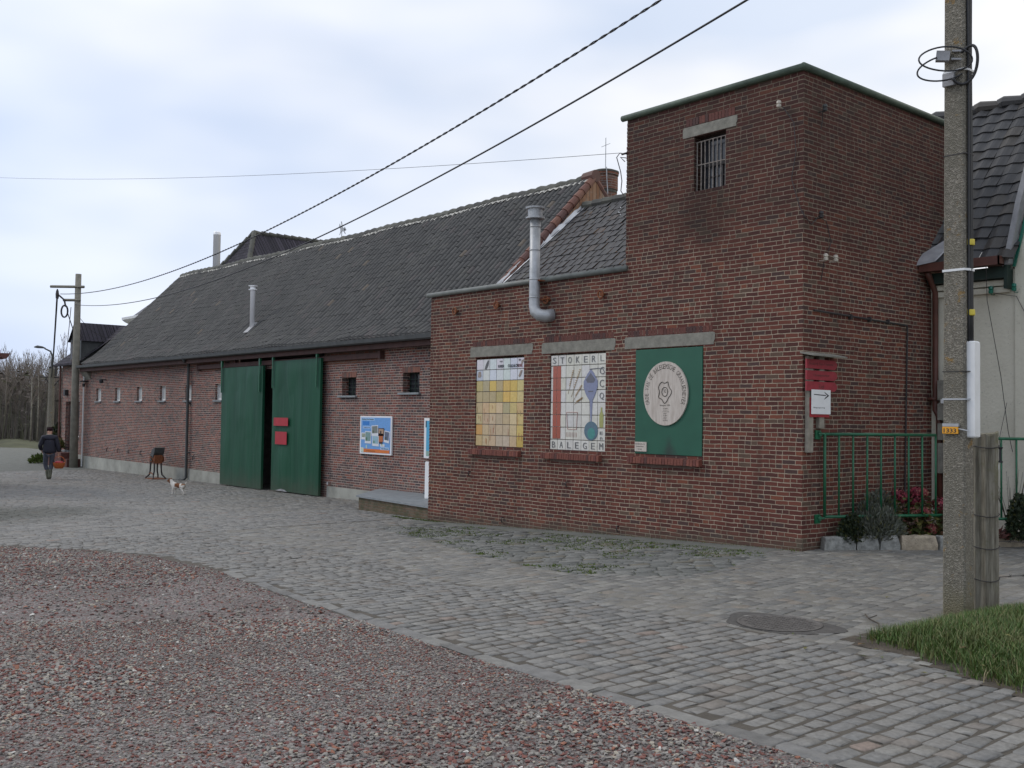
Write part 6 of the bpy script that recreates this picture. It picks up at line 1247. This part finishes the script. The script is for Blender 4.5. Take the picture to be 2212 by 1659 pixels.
mb = MB(); mb.tube([(sx_,sy_,-.7),(sx_,sy_,4.0)], [.21,.15], 8); mb.build('post', 'poleconc', LA)
cm2 = Vector((.65,.76,0)); mb = MB(); mb.tube([(sx_,sy_,3.2),(sx_+.02,sy_,4.7),tuple(Vector((sx_,sy_,4.93))-cm2*.1),tuple(Vector((sx_,sy_,5.08))-cm2*.42)], [.06,.05,.045,.04], 6); mb.build('arm', 'zinc', LA)
mb = MB(); hc = Vector((sx_,sy_,5.10)); mb.tube([tuple(hc-cm2*.38),tuple(hc-cm2*.55+Vector((0,0,.04))),tuple(hc-cm2*.82+Vector((0,0,.07))),tuple(hc-cm2*.98+Vector((0,0,.05)))], [.04,.10,.13,.05], 8, scaley=.6); mb.build('lamp_head', 'zinc', LA, smooth=True)
mb = MB(); mb.tube([tuple(Vector((sx_,sy_,3.55))-cm2*.62),tuple(Vector((sx_,sy_,3.5))+cm2*1.0)], .035, 5); [mb.tube([tuple(Vector((sx_,sy_,3.6))+cm2*q),tuple(Vector((sx_,sy_,4.1))+cm2*q)], .055, 6) for q in (-.12,.22)]; mb.tube([tuple(Vector((sx_,sy_,3.5))-cm2*.3),tuple(Vector((sx_,sy_,2.9))),tuple(Vector((sx_,sy_,3.5))+cm2*.5)], .03, 5); mb.build('crossarm', 'darkmetal', LA)
# ================================================================== overhead cables
def cable(label, A, B, sag, rad, n=90, twist=False):
    A, B = Vector(A), Vector(B); mb = MB(); pts = [A+(B-A)*t-Vector((0,0,4*sag*t*(1-t))) for t in [k/n for k in range(n+1)]]
    if not twist: mb.tube(pts, rad, 6)
    else:
        fine = [A+(B-A)*t-Vector((0,0,4*sag*t*(1-t))) for t in [k/700 for k in range(701)]]
        for ph in (0, PI): mb.tube([p+Vector((0, math.cos(k*.9*1+ph)*rad*.8, math.sin(k*.9+ph)*rad*.8)) for k, p in enumerate(fine)], rad*.75, 5)
    return tag(mb.build('overhead_cable', 'black', smooth=True, fixn=False), label, 'cable', 'overhead cables')
A1 = Vector((lx,ly-.2,6.42))+cm*(-.5)
cable('thick twisted overhead cable, the upper of two sloping across the sky', A1, (3.6,-3.1,7.08), 1.12, .0115, twist=True)
cable('smooth overhead cable, the lower of two sloping across the sky', (lx,ly-.1,6.0), (3.6,-3.1,6.50), 1.15, .0125)
cable('very thin distant wire running nearly level from the tower to the left edge', (-3.35,-.03,5.90), (-35.04,-3.73,10.47), .3, .004)
cable('thick cable dropping from the wooden pole to the street lamp', tuple(ia), (sx_,sy_,3.55), .35, .035)
cable('thin cable dropping from the wooden pole to the street lamp', (lx-.2,ly-.2,5.9), tuple(Vector((sx_,sy_,3.3))+cm2*.6), .3, .014)
cable('thin slack wire from the wooden pole to the dormer roof', (lx,ly,5.6), (-34.6,2.9,4.75), .25, .010, 20)
# ================================================================== small plants far left
cluster('weed_clump', 'pale green weed clump on the road edge behind the walking person', 'plant', (-39.2,1.5,-.56), (.6,.3,.36), 420, .15, 'moss', 5, .5, .2)
cluster('dark_shrub', 'dark climbing shrub at the far corner of the annex', 'shrub', (-38.5,2.1,-.4), (.45,.4,1.6), 1200, .14, 'box', 6, .4, .35, 5)
t = cluster('potted_flowers', 'pot of yellow and red flowers on the brick steps', 'plant', (-36.85,1.62,.16), (.26,.22,.42), 500, .10, 'leaf', 7, .6, .3); mb = MB(); mb.lathe([(.10,0),(.14,.22),(.15,.22),(.13,.20)], (-36.85,1.62,.022), 12); mb.build('pot', 'darkmetal', t)
mb = MB(); [mb.lathe([(.01,-.05),(.06,-.02),(.06,.03),(.01,.05)], (-36.85+dx, 1.55+dy, z_), 8) for dx, dy, z_ in ((-.15,-.1,.42),(.12,.0,.50),(0,-.1,.33))]; mb.build('blooms', 'red', t)
# ================================================================== winter wood
def bare_tree(mb, x, y, z, h, r, nb=26, rad=.1, spread=.16, twigs=3):
    lean = (r.gauss(0,.02)*h, r.gauss(0,.02)*h); mb.tube([(x,y,z-.2),(x+lean[0]*.5,y+lean[1]*.5,z+h*.5),(x+lean[0],y+lean[1],z+h)], [rad,rad*.6,rad*.12], 5)
    for k in range(nb):
        t = r.uniform(.18,.95)**.8; p = Vector((x+lean[0]*t, y+lean[1]*t, z+h*t)); a = r.uniform(0,2*PI); L_ = h*spread*(1.25-t)*r.uniform(.6,1.3); d = Vector((math.cos(a)*.55, math.sin(a)*.55, 1)).normalized()
        m_ = p+d*L_*.5+Vector((0,0,.05*L_)); e = p+d*L_+Vector((0,0,.25*L_)); mb.tube([p,m_,e], [rad*.28*(1.1-t)+.008,rad*.16*(1.1-t)+.006,.004], 3, False)
        for q in range(twigs):
            s_ = p.lerp(e, r.uniform(.3,.95)); e2 = s_+Vector((r.gauss(0,.35), r.gauss(0,.35), r.uniform(.5,1.1)))*L_*.38; o_ = Vector((r.gauss(0,1),r.gauss(0,1),0)).normalized()*.012; mb.add([s_-o_, s_+o_, e2], [(0,1,2)])
r = random.Random(77); mb = MB()
def woodpos(d0, d1, l0, l1):
    dep = r.uniform(d0, d1); lat = r.uniform(l0, l1)*dep; return CAM.x+cf.x*dep+cr.x*lat, CAM.y+cf.y*dep+cr.y*lat
for k in range(520):
    x, y = woodpos(74, 112, -.66, -.38); bare_tree(mb, x, y, -.7, r.uniform(4.4,6.6)*(1+.006*(math.hypot(x-CAM.x,y-CAM.y)-74)), r, 30, .036, .28, 6)
tag(mb.build('woodland', 'bark', fixn=False), kind='stuff')
mb = MB()
for k in range(15000):
    x, y = woodpos(71, 104, -.66, -.38); h = r.uniform(1.8,5.8)*r.uniform(.5,1); a, b = r.gauss(0,.25), r.gauss(0,.25); w_ = r.uniform(.015,.05); mb.add([(x-cr.x*w_,y-cr.y*w_,-.75),(x+cr.x*w_,y+cr.y*w_,-.75),(x+a+cr.x*w_*.3,y+b+cr.y*w_*.3,-.7+h)], [(0,1,2)])
for k in range(15000):
    x, y = woodpos(72, 106, -.66, -.38); z = -.6+5.2*r.random()**1.3; s_ = r.uniform(.1,.34); q = [Vector((r.gauss(0,1),r.gauss(0,1),r.gauss(0,.8))).normalized()*s_ for _ in range(3)]; p = Vector((x,y,z)); mb.add([p+q[0],p+q[1],p+q[2]], [(0,1,2)])
tag(mb.build('undergrowth', 'scrub', fixn=False), kind='stuff')
for i, (d_, l_, h, rad, lb) in enumerate(((70,-.470,5.4,.05,'slender pale double trunk tree at the edge of the wood, leftmost'), (70.5,-.4635,5.6,.04,'thin pale tree close beside the leftmost double trunk'), (71.5,-.44,7.6,.06,'tall bare tree rising above the wood left of the lamp'), (71,-.432,6.8,.05,'bare tree with greenish trunk left of the street lamp'), (72,-.425,6.6,.05,'bare tree directly left of the lamp post'), (72,-.495,6.4,.05,'bare tree at the left edge under the shed roof'))):
    mt = MB(); x, y = CAM.x+cf.x*d_+cr.x*l_*d_, CAM.y+cf.y*d_+cr.y*l_*d_; t = thing('bare_tree', lb, 'tree', (x,y,-.65), 'bare trees in front of the wood')
    mt.tube([(x,y,-.8),(x+.1,y,h*.4),(x,y,h*.75)], [rad*1.2,rad,rad*.5], 6); mt.build('trunk', 'barkpale' if i < 2 else 'bark', t, smooth=True); mt = MB(); bare_tree(mt, x, y, -.6+h*.2, h*.8, r, 46, rad*.5, .24, 4); mt.build('crown', 'bark', t, fixn=False)
mb = MB(); v = []; f = []
for k in range(41):
    l_ = -.68+.34*k/40
    for (d_, z_) in ((62.5,-.75),(64,-.45+.08*math.sin(k*1.7)),(67,-.35+.1*math.sin(k*.9)),(112,-.3)): v.append((CAM.x+cf.x*d_+cr.x*l_*d_, CAM.y+cf.y*d_+cr.y*l_*d_, z_))
f = [(k*4+j, (k+1)*4+j, (k+1)*4+j+1, k*4+j+1) for k in range(40) for j in range(3)]; mb.add(v, f); tag(mb.build('grass_bank', 'field', smooth=True, fixn=False), kind='structure')
# fallen twigs and leaves on the forecourt
r = random.Random(19)
mb = MB(); mb.tube([(3.0,-3.55,.04),(3.15,-3.75,.05),(3.3,-3.85,.045),(3.42,-4.05,.05)], .006, 5); mb.tube([(3.15,-3.75,.05),(3.2,-3.7,.08)], .004, 4); tag(mb.build('twig', 'soil'), 'thin fallen twig on the paving left of the grass verge', 'twig')
mb = MB()
for k in range(60):
    x, y = (r.uniform(-7,3.4), r.uniform(-5.2,-.6)) if k < 42 else (r.uniform(3.4,5.2), r.uniform(-5.2,-4.2)); z = G(x)+(.012 if y > -5.0 else .01)
    if inpoly(np.array(x), np.array(y), GP): z += bank(x, y)+.05
    a = r.uniform(0,PI); s_ = r.uniform(.012,.035); c_, d_ = math.cos(a)*s_, math.sin(a)*s_; mb.add([(x-c_,y-d_,z),(x+d_*.5,y-c_*.5,z+.008),(x+c_,y+d_,z+.002),(x-d_*.5,y+c_*.5,z+.006)], [(0,1,2,3)])
tag(mb.build('leaf_litter', 'leaf', fixn=False), kind='stuff')
